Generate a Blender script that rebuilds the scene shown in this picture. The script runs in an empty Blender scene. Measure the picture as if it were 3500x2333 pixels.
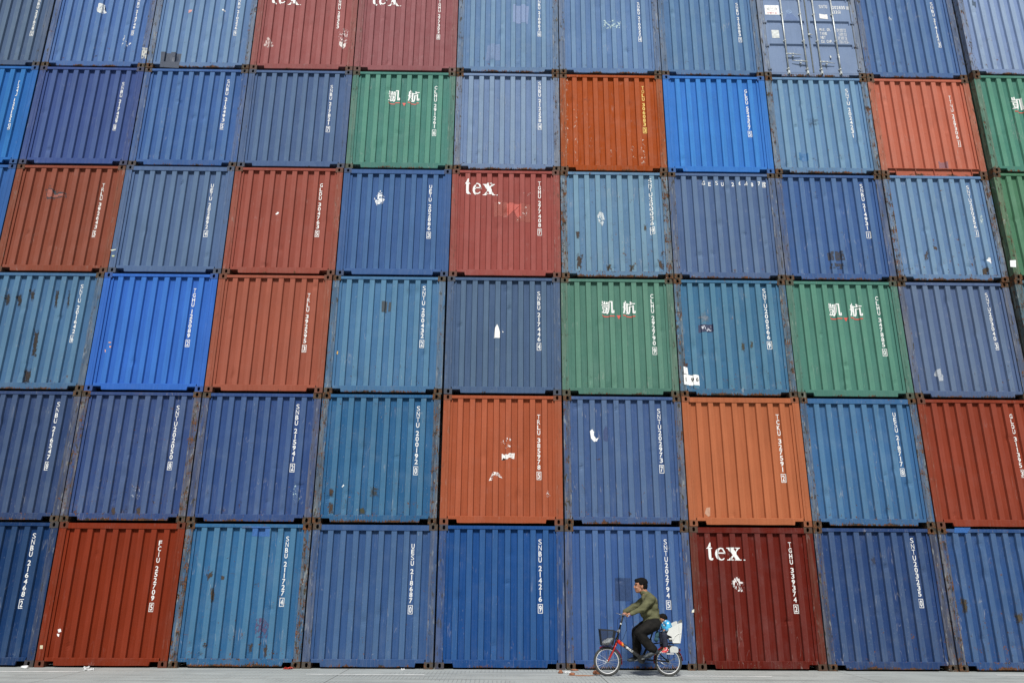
import bpy, bmesh, math, random
from mathutils import Vector, Matrix, noise as mnoise

random.seed(11)
S = bpy.context.scene
COL = S.collection
PI = math.pi
CW, CH, CL = 2.402, 2.591, 6.05          # container width, height, length
HW = CW / 2

# ------------------------------------------------------------------ nodes
class NT:
    def __init__(self, name):
        self.mat = bpy.data.materials.new(name)
        self.mat.use_nodes = True
        self.t = self.mat.node_tree
        self.t.nodes.clear()
    def n(self, typ, **kw):
        nd = self.t.nodes.new(typ)
        for k, v in kw.items():
            setattr(nd, k, v)
        return nd
    def link(self, a, b):
        self.t.links.new(a, b)
    def put(self, sock, v):
        if isinstance(v, bpy.types.NodeSocket):
            self.link(v, sock)
        elif isinstance(v, (tuple, list)) and len(v) == 3 and sock.type == 'RGBA':
            sock.default_value = (*v, 1)
        else:
            sock.default_value = v
    def m(self, op, a, b=0.0, c=0.0, clamp=False):
        nd = self.n('ShaderNodeMath', operation=op, use_clamp=clamp)
        self.put(nd.inputs[0], a); self.put(nd.inputs[1], b); self.put(nd.inputs[2], c)
        return nd.outputs[0]
    def ramp(self, v, lo, hi, a=0.0, b=1.0):
        nd = self.n('ShaderNodeMapRange', interpolation_type='SMOOTHSTEP')
        self.put(nd.inputs[0], v); self.put(nd.inputs[1], lo); self.put(nd.inputs[2], hi)
        self.put(nd.inputs[3], a); self.put(nd.inputs[4], b)
        return nd.outputs[0]
    def mix(self, f, a, b, mode='MIX'):
        nd = self.n('ShaderNodeMix', data_type='RGBA', blend_type=mode)
        self.put(nd.inputs[0], f); self.put(nd.inputs[6], a); self.put(nd.inputs[7], b)
        return nd.outputs[2]
    def scale(self, vec, s, off=(0, 0, 0), rot=(0, 0, 0)):
        nd = self.n('ShaderNodeMapping')
        self.link(vec, nd.inputs[0])
        nd.inputs[1].default_value = off; nd.inputs[2].default_value = rot; nd.inputs[3].default_value = s
        return nd.outputs[0]
    def noise(self, vec, sc=1.0, det=3.0, rough=0.55, dist=0.0):
        nd = self.n('ShaderNodeTexNoise')
        self.link(vec, nd.inputs['Vector'])
        nd.inputs['Scale'].default_value = sc; nd.inputs['Detail'].default_value = det
        nd.inputs['Roughness'].default_value = rough; nd.inputs['Distortion'].default_value = dist
        return nd.outputs[0]
    def out(self, col, rough=0.5, bump=None, bs=0.3, bd=0.01, metal=0.0, spec=0.5, alpha=None, coat=0.0):
        p = self.n('ShaderNodeBsdfPrincipled')
        self.put(p.inputs['Base Color'], col); self.put(p.inputs['Roughness'], rough)
        self.put(p.inputs['Metallic'], metal); self.put(p.inputs['Specular IOR Level'], spec)
        self.put(p.inputs['Coat Weight'], coat)
        if bump is not None:
            b = self.n('ShaderNodeBump')
            b.inputs['Strength'].default_value = bs; b.inputs['Distance'].default_value = bd
            self.link(bump, b.inputs['Height']); self.link(b.outputs[0], p.inputs['Normal'])
        if alpha is not None:
            self.put(p.inputs['Alpha'], alpha)
        o = self.n('ShaderNodeOutputMaterial')
        self.link(p.outputs[0], o.inputs[0])
        return self.mat

def simple(name, col, rough=0.5, metal=0.0, var=0.12, sc=30.0, bs=0.1, spec=0.5, coat=0.0):
    t = NT(name)
    g = t.n('ShaderNodeTexCoord').outputs['Object']
    a = t.noise(g, sc, 4, 0.6)
    f = t.ramp(a, 0.3, 0.7, 1 - var, 1 + var)
    nd = t.n('ShaderNodeVectorMath', operation='SCALE')
    nd.inputs[0].default_value = col
    t.link(f, nd.inputs['Scale'])
    return t.out(nd.outputs[0], rough, a, bs, 0.004, metal, spec, coat=coat)

def paint_mat(name, ka, kb, casting=False, panel=False, rail=False, post=False, side=False):
    """weathered container paint; the paint colour and the age come from the object itself"""
    t = NT(name)
    oi = t.n('ShaderNodeObjectInfo')
    P = t.n('ShaderNodeNewGeometry').outputs['Position']
    L = t.n('ShaderNodeTexCoord').outputs['Object']
    low = None
    sx = t.n('ShaderNodeSeparateXYZ'); t.link(L, sx.inputs[0])
    z = sx.outputs[2]; x = sx.outputs[0]
    wear = t.m('ADD', t.m('MULTIPLY', oi.outputs['Alpha'], ka), kb, clamp=True)
    big = t.noise(P, 0.9, 4, 0.6)
    mid = t.noise(P, 6.5, 6, 0.66, 0.4)
    fine = t.noise(P, 38.0, 4, 0.6)
    stre = t.noise(t.scale(P, (26, 26, 1.1)), 1.0, 4, 0.6)
    stre2 = t.noise(t.scale(P, (60, 60, 5.0), (3, 7, 1)), 1.0, 3, 0.6)
    col = oi.outputs['Color']
    # rain washed, sun bleached variation of the paint itself
    v = t.m('MULTIPLY', t.ramp(big, 0.3, 0.7, 0.94, 1.06), t.ramp(stre, 0.3, 0.7, 0.92, 1.08))
    v = t.m('MULTIPLY', v, t.ramp(fine, 0.3, 0.7, 0.96, 1.04))
    vm = t.n('ShaderNodeVectorMath', operation='SCALE')
    t.link(col, vm.inputs[0]); t.link(v, vm.inputs['Scale'])
    c = vm.outputs[0]
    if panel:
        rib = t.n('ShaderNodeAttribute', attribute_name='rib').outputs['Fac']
        # raised faces get a lighter, greener tone, chalkier with wear
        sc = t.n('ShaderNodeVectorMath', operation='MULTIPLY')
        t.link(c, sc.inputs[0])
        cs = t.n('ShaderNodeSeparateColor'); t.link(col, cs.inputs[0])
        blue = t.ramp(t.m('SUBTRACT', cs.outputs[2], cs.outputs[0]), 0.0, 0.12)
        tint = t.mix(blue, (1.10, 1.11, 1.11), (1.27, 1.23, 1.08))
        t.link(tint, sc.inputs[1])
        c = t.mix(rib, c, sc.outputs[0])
        c = t.mix(t.m('MULTIPLY', rib, t.m('MULTIPLY', wear, 0.10)), c, (0.42, 0.50, 0.50))
    chalk = t.m('MULTIPLY', t.ramp(t.noise(P, 2.2, 6, 0.7), 0.45, 0.75), t.m('MULTIPLY', wear, 0.14))
    c = t.mix(chalk, c, (0.36, 0.42, 0.44))
    # grime
    low = t.ramp(z, 1.3, 0.1)
    gr = t.m('MULTIPLY', t.ramp(stre, 0.42, 0.75), t.m('MULTIPLY', wear, t.m('ADD', 0.22, t.m('MULTIPLY', low, 0.28))))
    c = t.mix(gr, c, (0.10, 0.10, 0.085))
    if post:
        g2 = t.m('MULTIPLY', t.ramp(t.noise(t.scale(P, (14, 14, 0.8), (9, 2, 4)), 1, 5, 0.65), 0.30, 0.56), t.m('MULTIPLY', wear, 1.15), clamp=True)
        tone = t.mix(t.ramp(t.noise(t.scale(P, (9, 9, 1.3), (2, 8, 5)), 1, 4, .6), .38, .62), (0.070, 0.062, 0.043), (0.190, 0.172, 0.130))
        tone = t.mix(t.ramp(wear, .25, .7, .6, .28), tone, col)
        c = t.mix(t.m('MULTIPLY', g2, 0.9), c, tone)
    if casting:
        c = t.mix(t.m('MULTIPLY', t.ramp(mid, .2, .5, .35, 1), t.m('MULTIPLY', wear, 1.15), clamp=True), c, (.070, .058, .042))
    # fine scratches
    def scr(rot, s, off, w):
        n1 = t.noise(t.scale(P, s, off, rot), 1.0, 1.5, 0.5)
        d = t.m('ABSOLUTE', t.m('SUBTRACT', n1, 0.5))
        return t.ramp(d, w, 0.0)
    msk = t.ramp(t.noise(P, 3.1, 2, 0.5), 0.60, 0.74)
    s1 = t.m('MULTIPLY', scr((0.3, 0.9, 0.2), (1.6, 1.6, 13), (1, 5, 2), 0.020), msk)
    s2 = t.m('MULTIPLY', scr((0.1, -0.25, 0.4), (14, 1.6, 1.6), (7, 1, 3), 0.018), t.ramp(t.noise(P, 2.6, 2, 0.5), 0.56, 0.66))
    c = t.mix(t.m('MULTIPLY', s1, t.m('MULTIPLY', wear, 0.85), clamp=True), c, (0.06, 0.055, 0.05))
    c = t.mix(t.m('MULTIPLY', s2, t.m('MULTIPLY', wear, 0.55), clamp=True), c, (0.45, 0.44, 0.42))
    if panel or post or side:
        amt = t.m('ADD', 0.30, low) if panel else 1.0
        g1 = t.noise(t.scale(P, (19, 19, 5.5), (4, 1, 9)), 1, 4, .6); g2_ = t.noise(t.scale(P, (23, 23, 4.0), (1, 6, 3)), 1, 4, .6)
        lo_ = 0.665 if panel else 0.60
        k1 = t.m('MULTIPLY', t.ramp(g1, lo_, lo_+.035), t.m('MULTIPLY', t.m('MULTIPLY', wear, 1.4), amt), clamp=True)
        k2 = t.m('MULTIPLY', t.ramp(g2_, lo_+.01, lo_+.045), t.m('MULTIPLY', t.m('MULTIPLY', wear, 1.1), amt), clamp=True)
        if panel: k1 = t.m('MULTIPLY', k1, t.m('ADD', .35, t.m('MULTIPLY', rib, .65))); k2 = t.m('MULTIPLY', k2, rib)
        c = t.mix(k1, c, (0.050, 0.046, 0.034))
        c = t.mix(t.m('MULTIPLY', k2, .42), c, (0.38, 0.40, 0.37))
    # rust
    base = t.m('ADD', t.m('MULTIPLY', mid, 0.62), t.m('MULTIPLY', fine, 0.38))
    if casting or post or rail:
        base = t.m('ADD', t.m('MULTIPLY', base, 0.66), t.m('MULTIPLY', stre2, 0.34))
    if panel:
        base = t.m('ADD', base, t.m('MULTIPLY', low, 0.035))
    if rail:
        edge = t.ramp(z, 0.10, 0.03, 0, 0.155)
        hi = t.ramp(z, 0.13, 0.16, 0, 0.05)
        base = t.m('ADD', base, t.m('MULTIPLY', t.m('ADD', edge, hi), t.m('ADD', wear, 0.1)))
        # forklift and twistlock scuffs bare the metal in two places of the sill
        dx = t.m('ABSOLUTE', t.m('SUBTRACT', t.m('ABSOLUTE', x), 0.36))
        base = t.m('ADD', base, t.m('MULTIPLY', t.ramp(dx, 0.22, 0.0, 0, 0.07), t.ramp(z, 0.13, 0.04)))
    thr = t.m('SUBTRACT', 0.72, t.m('MULTIPLY', wear, 0.255 if casting else 0.255 if post else 0.215 if rail else 0.205))
    R = t.ramp(base, thr, t.m('ADD', thr, 0.035))
    rc = t.mix(t.ramp(fine, 0.35, 0.65), (0.050, 0.028, 0.017), (0.150, 0.066, 0.032))
    rc = t.mix(t.ramp(t.noise(P, 11, 3, 0.6), 0.45, 0.6), rc, (0.035, 0.032, 0.028))
    c = t.mix(R, c, rc)
    # rust runs
    if not side:
        run = t.ramp(t.m('ADD', t.m('MULTIPLY', stre2, 0.6), t.m('MULTIPLY', mid, 0.4)), t.m('SUBTRACT', 0.70, t.m('MULTIPLY', wear, 0.09)), 0.78)
        c = t.mix(t.m('MULTIPLY', run, t.m('MULTIPLY', wear, 0.8)), c, (0.13, 0.075, 0.045))
    # chipped flecks
    fl = t.ramp(t.noise(t.scale(P, (1, 1, .6)), 62, 2, 0.5), 0.70, 0.73)
    c = t.mix(t.m('MULTIPLY', fl, t.m('MULTIPLY', wear, 0.5)), c, (0.5, 0.49, 0.45))
    rough = t.m('ADD', t.ramp(mid, 0.3, 0.7, 0.60, 0.74), t.m('MULTIPLY', R, 0.35), clamp=True)
    h = t.m('ADD', t.m('MULTIPLY', t.noise(P, 3.2, 3, 0.5), 1.0), t.m('MULTIPLY', fine, 0.10))
    h = t.m('SUBTRACT', h, t.m('MULTIPLY', R, 0.12))
    return t.out(c, rough, h, 0.35, 0.012, 0.0, 0.10)

M_PANEL = paint_mat('panel_paint', 0.62, 0.0, panel=True)
M_RAIL = paint_mat('rail_paint', 0.75, 0.12, rail=True)
M_TOP = paint_mat('top_rail_paint', 0.7, 0.08)
M_POST = paint_mat('post_paint', 0.95, 0.02, post=True)
M_CAST = paint_mat('casting_paint', 1.1, 0.12, casting=True)
M_SIDE = paint_mat('side_paint', 0.9, 0.1, side=True, post=True)

def decal_mat():
    t = NT('wall_marking')
    oi = t.n('ShaderNodeObjectInfo')
    P = t.n('ShaderNodeNewGeometry').outputs['Position']
    a = t.noise(P, 30, 4, 0.6)
    nd = t.n('ShaderNodeVectorMath', operation='SCALE')
    t.link(oi.outputs['Color'], nd.inputs[0]); t.link(t.ramp(a, .3, .7, .86, 1.1), nd.inputs['Scale'])
    st = t.noise(t.scale(P, (40, 40, 9)), 1, 4, .6)
    al = t.m('MULTIPLY', oi.outputs['Alpha'], t.ramp(st, 0.25, 0.5, 0.72, 1.0), clamp=True)
    return t.out(nd.outputs[0], 0.55, a, .1, .003, alpha=al)
def torn_mat():
    t = NT('torn_paper')
    oi = t.n('ShaderNodeObjectInfo')
    P = t.n('ShaderNodeNewGeometry').outputs['Position']
    a = t.noise(t.scale(P, (1, 1, 0.6)), 22, 5, 0.62, .5)
    nd = t.n('ShaderNodeVectorMath', operation='SCALE')
    t.link(oi.outputs['Color'], nd.inputs[0]); t.link(t.ramp(t.noise(P, 60, 2), .3, .7, .75, 1.1), nd.inputs['Scale'])
    th = t.m('SUBTRACT', 0.66, t.m('MULTIPLY', oi.outputs['Alpha'], 0.30))
    al = t.ramp(a, th, t.m('ADD', th, 0.03))
    return t.out(nd.outputs[0], 0.7, a, .2, .003, alpha=al)
def smudge_mat():
    t = NT('grime_stain')
    oi = t.n('ShaderNodeObjectInfo')
    P = t.n('ShaderNodeNewGeometry').outputs['Position']
    e = t.n('ShaderNodeAttribute', attribute_name='soft').outputs['Fac']
    a = t.noise(P, 16, 5, 0.65)
    b = t.m('MULTIPLY', t.m('ADD', e, t.m('MULTIPLY', t.m('SUBTRACT', a, 0.52), 2.4)), oi.outputs['Alpha'])
    al = t.ramp(b, 0.30, 1.0, 0, 0.90)
    c = t.mix(t.ramp(t.noise(P, 40, 3), .45, .65), oi.outputs['Color'], (0.10, 0.05, 0.025))
    c = t.mix(0.65, c, oi.outputs['Color'])
    return t.out(c, 0.8, a, .1, .003, alpha=al)
M_DECAL, M_TORN, M_SMUDGE = decal_mat(), torn_mat(), smudge_mat()
def letter_mat():
    t = NT('stencil_paint')
    oi = t.n('ShaderNodeObjectInfo')
    P = t.n('ShaderNodeNewGeometry').outputs['Position']
    a = t.noise(P, 45, 4, 0.6)
    nd = t.n('ShaderNodeVectorMath', operation='SCALE')
    t.link(oi.outputs['Color'], nd.inputs[0]); t.link(t.ramp(a, .3, .7, .9, 1.05), nd.inputs['Scale'])
    al = t.ramp(t.noise(P, 26, 5, .7), 0.15, 0.19)
    return t.out(nd.outputs[0], 0.6, a, .1, .003, alpha=al)
M_LETTER = letter_mat()

# ------------------------------------------------------------------ mesh helpers
def link(name, me, mat=None, parent=None, color=None):
    o = bpy.data.objects.new(name, me)
    COL.objects.link(o)
    if parent is not None:
        o.parent = parent
    if mat is not None and len(me.materials) == 0:
        me.materials.append(mat)
    if color is not None:
        o.color = color
    return o
def obj(name, bm, mat, parent=None, color=None, smooth=False):
    me = bpy.data.meshes.new(name)
    bmesh.ops.recalc_face_normals(bm, faces=bm.faces)
    bm.to_mesh(me); bm.free()
    if smooth:
        me.polygons.foreach_set('use_smooth', [True] * len(me.polygons))
    return link(name, me, mat, parent, color)
def mesh_of(name, bm, mat):
    me = bpy.data.meshes.new(name)
    bmesh.ops.recalc_face_normals(bm, faces=bm.faces)
    bm.to_mesh(me); bm.free(); me.materials.append(mat)
    return me
def thing(name, label, cat, loc=(0, 0, 0), group=None):
    o = bpy.data.objects.new(name, None); COL.objects.link(o)
    o.empty_display_size = 0.1
    o.location = loc; o['label'] = label; o['category'] = cat
    if group: o['group'] = group
    return o
def box(bm, x0, x1, y0, y1, z0, z1, bev=0.0):
    vs = [bm.verts.new(p) for p in ((x0,y0,z0),(x1,y0,z0),(x1,y1,z0),(x0,y1,z0),(x0,y0,z1),(x1,y0,z1),(x1,y1,z1),(x0,y1,z1))]
    fs = [bm.faces.new([vs[i] for i in q]) for q in ((0,1,5,4),(1,2,6,5),(2,3,7,6),(3,0,4,7),(4,5,6,7),(3,2,1,0))]
    if bev:
        es = {e for f in fs for e in f.edges}
        bmesh.ops.bevel(bm, geom=list(es), offset=bev, segments=1, affect='EDGES')
    return fs
def prism(bm, pts, y0, y1):
    """pts in x,z, counter-clockwise seen from -y; solid between y0 and y1"""
    a = [bm.verts.new((x, y0, z)) for x, z in pts]
    b = [bm.verts.new((x, y1, z)) for x, z in pts]
    bm.faces.new(a); bm.faces.new(b[::-1])
    n = len(pts)
    for i in range(n):
        bm.faces.new((a[(i+1) % n], a[i], b[i], b[(i+1) % n]))
def frame_of(d):
    d = d.normalized()
    u = d.cross(Vector((0, 1, 0)))
    if u.length < 0.05: u = d.cross(Vector((1, 0, 0)))
    u.normalize()
    return u, d.cross(u).normalized()
def tube(bm, pts, r, n=10, cap=True, sq=1.0):
    pts = [Vector(p) for p in pts]
    rs = r if isinstance(r, (list, tuple)) else [r] * len(pts)
    rings = []
    for i, p in enumerate(pts):
        d = (pts[min(i+1, len(pts)-1)] - pts[max(i-1, 0)])
        u, v = frame_of(d)
        rings.append([bm.verts.new(p + (u*math.cos(2*PI*k/n) + v*math.sin(2*PI*k/n)*sq) * rs[i]) for k in range(n)])
    for a, b in zip(rings, rings[1:]):
        for k in range(n):
            bm.faces.new((a[k], a[(k+1) % n], b[(k+1) % n], b[k]))
    if cap:
        bm.faces.new(rings[0][::-1]); bm.faces.new(rings[-1])
def torus(bm, c, R, r, ry=None, a0=0, a1=2*PI, N=64, n=10):
    """ring in the xz plane round c"""
    ry = ry or r
    full = abs(a1 - a0) > 2*PI - 1e-3
    rings = []
    for i in range(N if full else N + 1):
        a = a0 + (a1 - a0) * i / N
        rings.append([bm.verts.new((c[0] + math.cos(a)*(R + r*math.cos(t)), c[1] + ry*math.sin(t), c[2] + math.sin(a)*(R + r*math.cos(t)))) for t in [2*PI*k/n for k in range(n)]])
    m = len(rings)
    for i in range(m if full else m - 1):
        A, B = rings[i], rings[(i+1) % m]
        for k in range(n):
            bm.faces.new((A[k], A[(k+1) % n], B[(k+1) % n], B[k]))
def ball(bm, c, r, rot=None, u=20, v=14):
    m = Matrix.Translation(c) @ (rot.to_4x4() if rot else Matrix.Identity(4)) @ Matrix.Diagonal((*r, 1))
    bmesh.ops.create_uvsphere(bm, u_segments=u, v_segments=v, radius=1, matrix=m)
def rotY(deg): return Matrix.Rotation(math.radians(deg), 3, 'Y')
def limb(bm, pts, rs, n=16):
    """chain of tapered capsules"""
    pts = [Vector(p) for p in pts]
    for p, r in zip(pts, rs): ball(bm, p, (r, r, r), u=n, v=10)
    for a, b, ra, rb in zip(pts, pts[1:], rs, rs[1:]):
        tube(bm, [a, b], [ra, rb], n)
def fused(name, bm, vox, smooth_it, mat, parent=None, disp=0.0, dsc=9.0, stretch=(1, 1, 1)):
    """one continuous skin grown over overlapping volumes"""
    me = bpy.data.meshes.new(name); bm.to_mesh(me); bm.free()
    tmp = bpy.data.objects.new(name, me); COL.objects.link(tmp)
    r = tmp.modifiers.new('r', 'REMESH'); r.mode = 'VOXEL'; r.voxel_size = vox
    s = tmp.modifiers.new('s', 'SMOOTH'); s.factor = 0.6; s.iterations = smooth_it
    bpy.context.view_layer.update()
    dg = bpy.context.evaluated_depsgraph_get()
    me2 = bpy.data.meshes.new_from_object(tmp.evaluated_get(dg))
    bpy.data.objects.remove(tmp); bpy.data.meshes.remove(me)
    if disp:
        no = [v.normal.copy() for v in me2.vertices]
        for v, nn in zip(me2.vertices, no):
            q = Vector((v.co.x*stretch[0], v.co.y*stretch[1], v.co.z*stretch[2])) * dsc
            v.co += nn * disp * (mnoise.noise(q) + 0.5*mnoise.noise(q*2.1))
    me2.name = name
    me2.materials.clear(); me2.materials.append(mat)
    me2.polygons.foreach_set('use_smooth', [True] * len(me2.polygons))
    return link(name, me2, None, parent)

# ------------------------------------------------------------------ container parts
RIBX = [-0.856 + 0.2446*k for k in range(8)]
FH, SL = 0.051, 0.014                    # half rib face, slope run
YF, YB = 0.014, 0.066                    # rib front, recess back
def profile_pts():
    p = [(-1.068, .036, 0), (-1.012, .036, 0), (-1.008, YB, 0)]
    for x in RIBX:
        p += [(x-FH-SL, YB, 0), (x-FH, YF, 1), (x, YF, 1), (x+FH, YF, 1), (x+FH+SL, YB, 0)]
        if x < 0.85: p += [(x+.1223, YB, 0)]
    p += [(1.008, YB, 0), (1.012, .036, 0), (1.068, .036, 0)]
    return p
PROF = profile_pts()
BREAKS = [p[0] for p in PROF]
def prof(x):
    for a, b in zip(PROF, PROF[1:]):
        if a[0] <= x <= b[0]:
            f = (x-a[0]) / (b[0]-a[0] + 1e-9)
            return a[1] + f*(b[1]-a[1])
    return YB
def dent(ds, x, z):
    y = 0.0
    for cx, cz, a, rx, rz in ds:
        q = ((x-cx)/rx)**2 + ((z-cz)/rz)**2
        if q < 6: y += a*math.exp(-q)
    return y
def surf(ds, x, z, door=False):
    if door: return 0.018
    if abs(x) > 1.067: return 0.004
    if z < 0.166: return 0.006
    if z > 2.50: return 0.004
    return prof(x) + dent(ds, x, z)

def stadium_casting(sx, top):
    """corner casting with its real oval hole; sx = side"""
    bm = bmesh.new()
    w, h, d = 0.165, 0.118, 0.17
    xo = sx*HW; xi = sx*(HW-w); x0, x1 = min(xo, xi), max(xo, xi)
    z0 = CH-h if top else 0.0; z1 = z0+h
    cx, cz = (x0+x1)/2 - sx*0.004, (z0+z1)/2 + 0.002
    N = 24; hole = []
    for k in range(N):
        a = 2*PI*k/N
        px, pz = 0.0265*math.cos(a), 0.0265*math.sin(a)
        pz += 0.0135 if math.sin(a) >= 0 else -0.0135
        hole.append((cx+px, cz+pz))
    outer = []
    for px, pz in hole:
        dx, dz = px-cx, pz-cz
        s = min(((x1-cx) if dx > 0 else (x0-cx))/dx if abs(dx) > 1e-6 else 9e9,
                ((z1-cz) if dz > 0 else (z0-cz))/dz if abs(dz) > 1e-6 else 9e9)
        outer.append([cx+dx*s, cz+dz*s])
    for c in ((x0, z0), (x1, z0), (x1, z1), (x0, z1)):      # snap nearest ray to each corner
        i = min(range(N), key=lambda k: (outer[k][0]-c[0])**2 + (outer[k][1]-c[1])**2)
        outer[i] = list(c)
    vo = [bm.verts.new((p[0], 0, p[1])) for p in outer]
    vh = [bm.verts.new((p[0], 0, p[1])) for p in hole]
    vi = [bm.verts.new((p[0], .03, p[1])) for p in hole]
    vb = [bm.verts.new((p[0], d, p[1])) for p in outer]
    for k in range(N):
        j = (k+1) % N
        bm.faces.new((vo[k], vo[j], vh[j], vh[k])); bm.faces.new((vh[k], vh[j], vi[j], vi[k])); bm.faces.new((vo[j], vo[k], vb[k], vb[j]))
    bm.faces.new(vb)
    # cavity behind the hole
    e = .012
    c = [bm.verts.new(p) for p in ((x0+e,.03,z0+e),(x1-e,.03,z0+e),(x1-e,.03,z1-e),(x0+e,.03,z1-e))]
    b = [bm.verts.new(p) for p in ((x0+e,d-e,z0+e),(x1-e,d-e,z0+e),(x1-e,d-e,z1-e),(x0+e,d-e,z1-e))]
    for i in range(4): bm.faces.new((c[i], c[(i+1) % 4], b[(i+1) % 4], b[i]))
    bm.faces.new(b)
    return mesh_of('corner_casting', bm, M_CAST)
CASTS = [stadium_casting(s, t) for s in (-1, 1) for t in (False, True)]

def post_mesh(s):
    bm = bmesh.new()
    pts = [(0, .004), (.085, .004), (.088, .0085), (.094, .0085), (.097, .004), (.137, .004), (.137, .055), (.12, .055), (.12, .15), (0, .15)]
    z0, z1 = .119, CH-.119
    a = [bm.verts.new((s*(HW-p[0]), p[1], z0)) for p in pts]
    b = [bm.verts.new((s*(HW-p[0]), p[1], z1)) for p in pts]
    n = len(pts)
    for i in range(n): bm.faces.new((a[i], a[(i+1) % n], b[(i+1) % n], b[i]))
    bm.faces.new(a); bm.faces.new(b)
    return mesh_of('corner_post', bm, M_POST)
POSTS = [post_mesh(-1), post_mesh(1)]

def rail_profile_box(bm, x0, x1, z0, z1, y0=.006, y1=.056, ch=.007):
    """box whose upper front edge is chamfered"""
    p = [(y0, z0), (y0, z1-ch), (y0+ch, z1), (y1, z1), (y1, z0)]
    a = [bm.verts.new((x0, y, z)) for y, z in p]; b = [bm.verts.new((x1, y, z)) for y, z in p]
    for i in range(5): bm.faces.new((a[i], a[(i+1) % 5], b[(i+1) % 5], b[i]))
    bm.faces.new(a); bm.faces.new(b)
def bottom_rail(kind):
    bm = bmesh.new()
    xn = .862
    if kind == 'plain':
        N = 24
        for s in (-1, 1): rail_profile_box(bm, *sorted((s*xn, s*1.045)), .104, .166)
        for i in range(N):
            rail_profile_box(bm, -xn + 2*xn*i/N, -xn + 2*xn*(i+1)/N, .034, .166)
        bmesh.ops.remove_doubles(bm, verts=bm.verts, dist=1e-5)
        for v in bm.verts:                       # battered lower lip
            if v.co.z < .04 and abs(v.co.x) < .8 and v.co.y < .02:
                k = mnoise.noise(Vector((v.co.x*2.2, 5, 1)))
                v.co.z += .007*k; v.co.y += .008*max(0, k)
        for s in (-1, 1):
            prism(bm, [(s*xn, .034), (s*xn, .105), (s*(xn+.014), .105)][::s], .0065, .05)
    elif kind == 'webbed':
        box(bm, -1.045, 1.045, .004, .07, .172, .184)
        box(bm, -xn, xn, .045, .06, .0, .172)
        for s in (-1, 1): box(bm, *sorted((s*xn, s*1.045)), .045, .06, .09, .172)
        for x in (-.87, -.42, .0, .42, .86): box(bm, x-.005, x+.005, .008, .045, .004, .172)
        rail_profile_box(bm, -xn, xn, -.002, .014, .02, .045, .004)
    elif kind == 'door':
        for s in (-1, 1): rail_profile_box(bm, *sorted((s*.80, s*1.045)), .062, .108)
        rail_profile_box(bm, -.80, .80, .010, .108)
    return mesh_of('bottom_rail', bm, M_RAIL)
RAILS = {k: bottom_rail(k) for k in ('plain', 'webbed', 'door')}
def top_rail(h, over=0.020):
    bm = bmesh.new()
    z1 = CH-over
    rail_profile_box(bm, -1.045, 1.045, z1-h, z1, .003, .062, .006)
    return mesh_of('top_rail', bm, M_TOP)
TOPS = {'thin': top_rail(.062), 'thick': top_rail(.102)}
def side_mesh(s):
    bm = bmesh.new()
    n = 20; L0, L1 = .151, CL-.05; pitch = (L1-L0)/n
    row = []
    for i in range(n):
        y = L0+i*pitch
        row += [(s*(HW-.012), y), (s*(HW-.012), y+pitch*.3), (s*(HW-.042), y+pitch*.5), (s*(HW-.042), y+pitch*.8)]
    row += [(s*(HW-.012), L1)]
    a = [bm.verts.new((x, y, .16)) for x, y in row]; b = [bm.verts.new((x, y, CH-.09)) for x, y in row]
    for i in range(len(row)-1): bm.faces.new((a[i], a[i+1], b[i+1], b[i]))
    x0, x1 = sorted((s*(HW-.06), s*(HW-.004)))
    box(bm, x0, x1, .171, L1, .02, .16); box(bm, x0, x1, .171, L1, CH-.09, CH-.03)
    return mesh_of('side_wall', bm, M_SIDE)
SIDES = [side_mesh(-1), side_mesh(1)]
def slab_mesh(nm, z0, z1):
    bm = bmesh.new(); box(bm, -1.145, 1.145, .075, CL, z0, z1)
    return mesh_of(nm, bm, M_SIDE)
FLOOR, ROOF = slab_mesh('floor', .105, .155), slab_mesh('roof', CH-.045, CH-.032)

def end_panel(ds, z0=.160, z1=2.535, seed=0):
    bm = bmesh.new()
    lay = bm.verts.layers.float.new('rib')
    nz = 58
    rows = []
    for j in range(nz+1):
        z = z0 + (z1-z0)*j/nz
        r = []
        for x, y, rb in PROF:
            wob = .0016*mnoise.noise(Vector((x*2.5+seed, z*1.6, seed*.7)))
            v = bm.verts.new((x, y + dent(ds, x, z) + wob, z)); v[lay] = rb
            r.append(v)
        rows.append(r)
    for a, b in zip(rows, rows[1:]):
        for i in range(len(PROF)-1): bm.faces.new((a[i], a[i+1], b[i+1], b[i]))
    me = bpy.data.meshes.new('end_wall'); bm.to_mesh(me); bm.free(); me.materials.append(M_PANEL)
    return me

# ------------------------------------------------------------------ lettering
_gl = {}
def glyph(ch, off=0.0, key='n'):
    if (ch, key) in _gl: return _gl[(ch, key)]
    cu = bpy.data.curves.new('g', 'FONT'); cu.body = ch; cu.offset = off; cu.size = 1; cu.resolution_u = 4
    o = bpy.data.objects.new('g', cu); COL.objects.link(o)
    bpy.context.view_layer.update()
    me = bpy.data.meshes.new_from_object(o.evaluated_get(bpy.context.evaluated_depsgraph_get()))
    vs = [(v.co.x, v.co.y) for v in me.vertices]; fs = [tuple(p.vertices) for p in me.polygons]
    bpy.data.objects.remove(o); bpy.data.curves.remove(cu); bpy.data.meshes.remove(me)
    x0, x1 = min(v[0] for v in vs), max(v[0] for v in vs); y0, y1 = min(v[1] for v in vs), max(v[1] for v in vs)
    g = ([((x-x0)/(x1-x0), (y-y0)/(y1-y0)) for x, y in vs], fs, (x1-x0, y1-y0))
    _gl[(ch, key)] = g
    return g
_lf = [0]
def next_lift():
    _lf[0] = (_lf[0] + 1) % 4
    return _lf[0]*.0004
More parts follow.
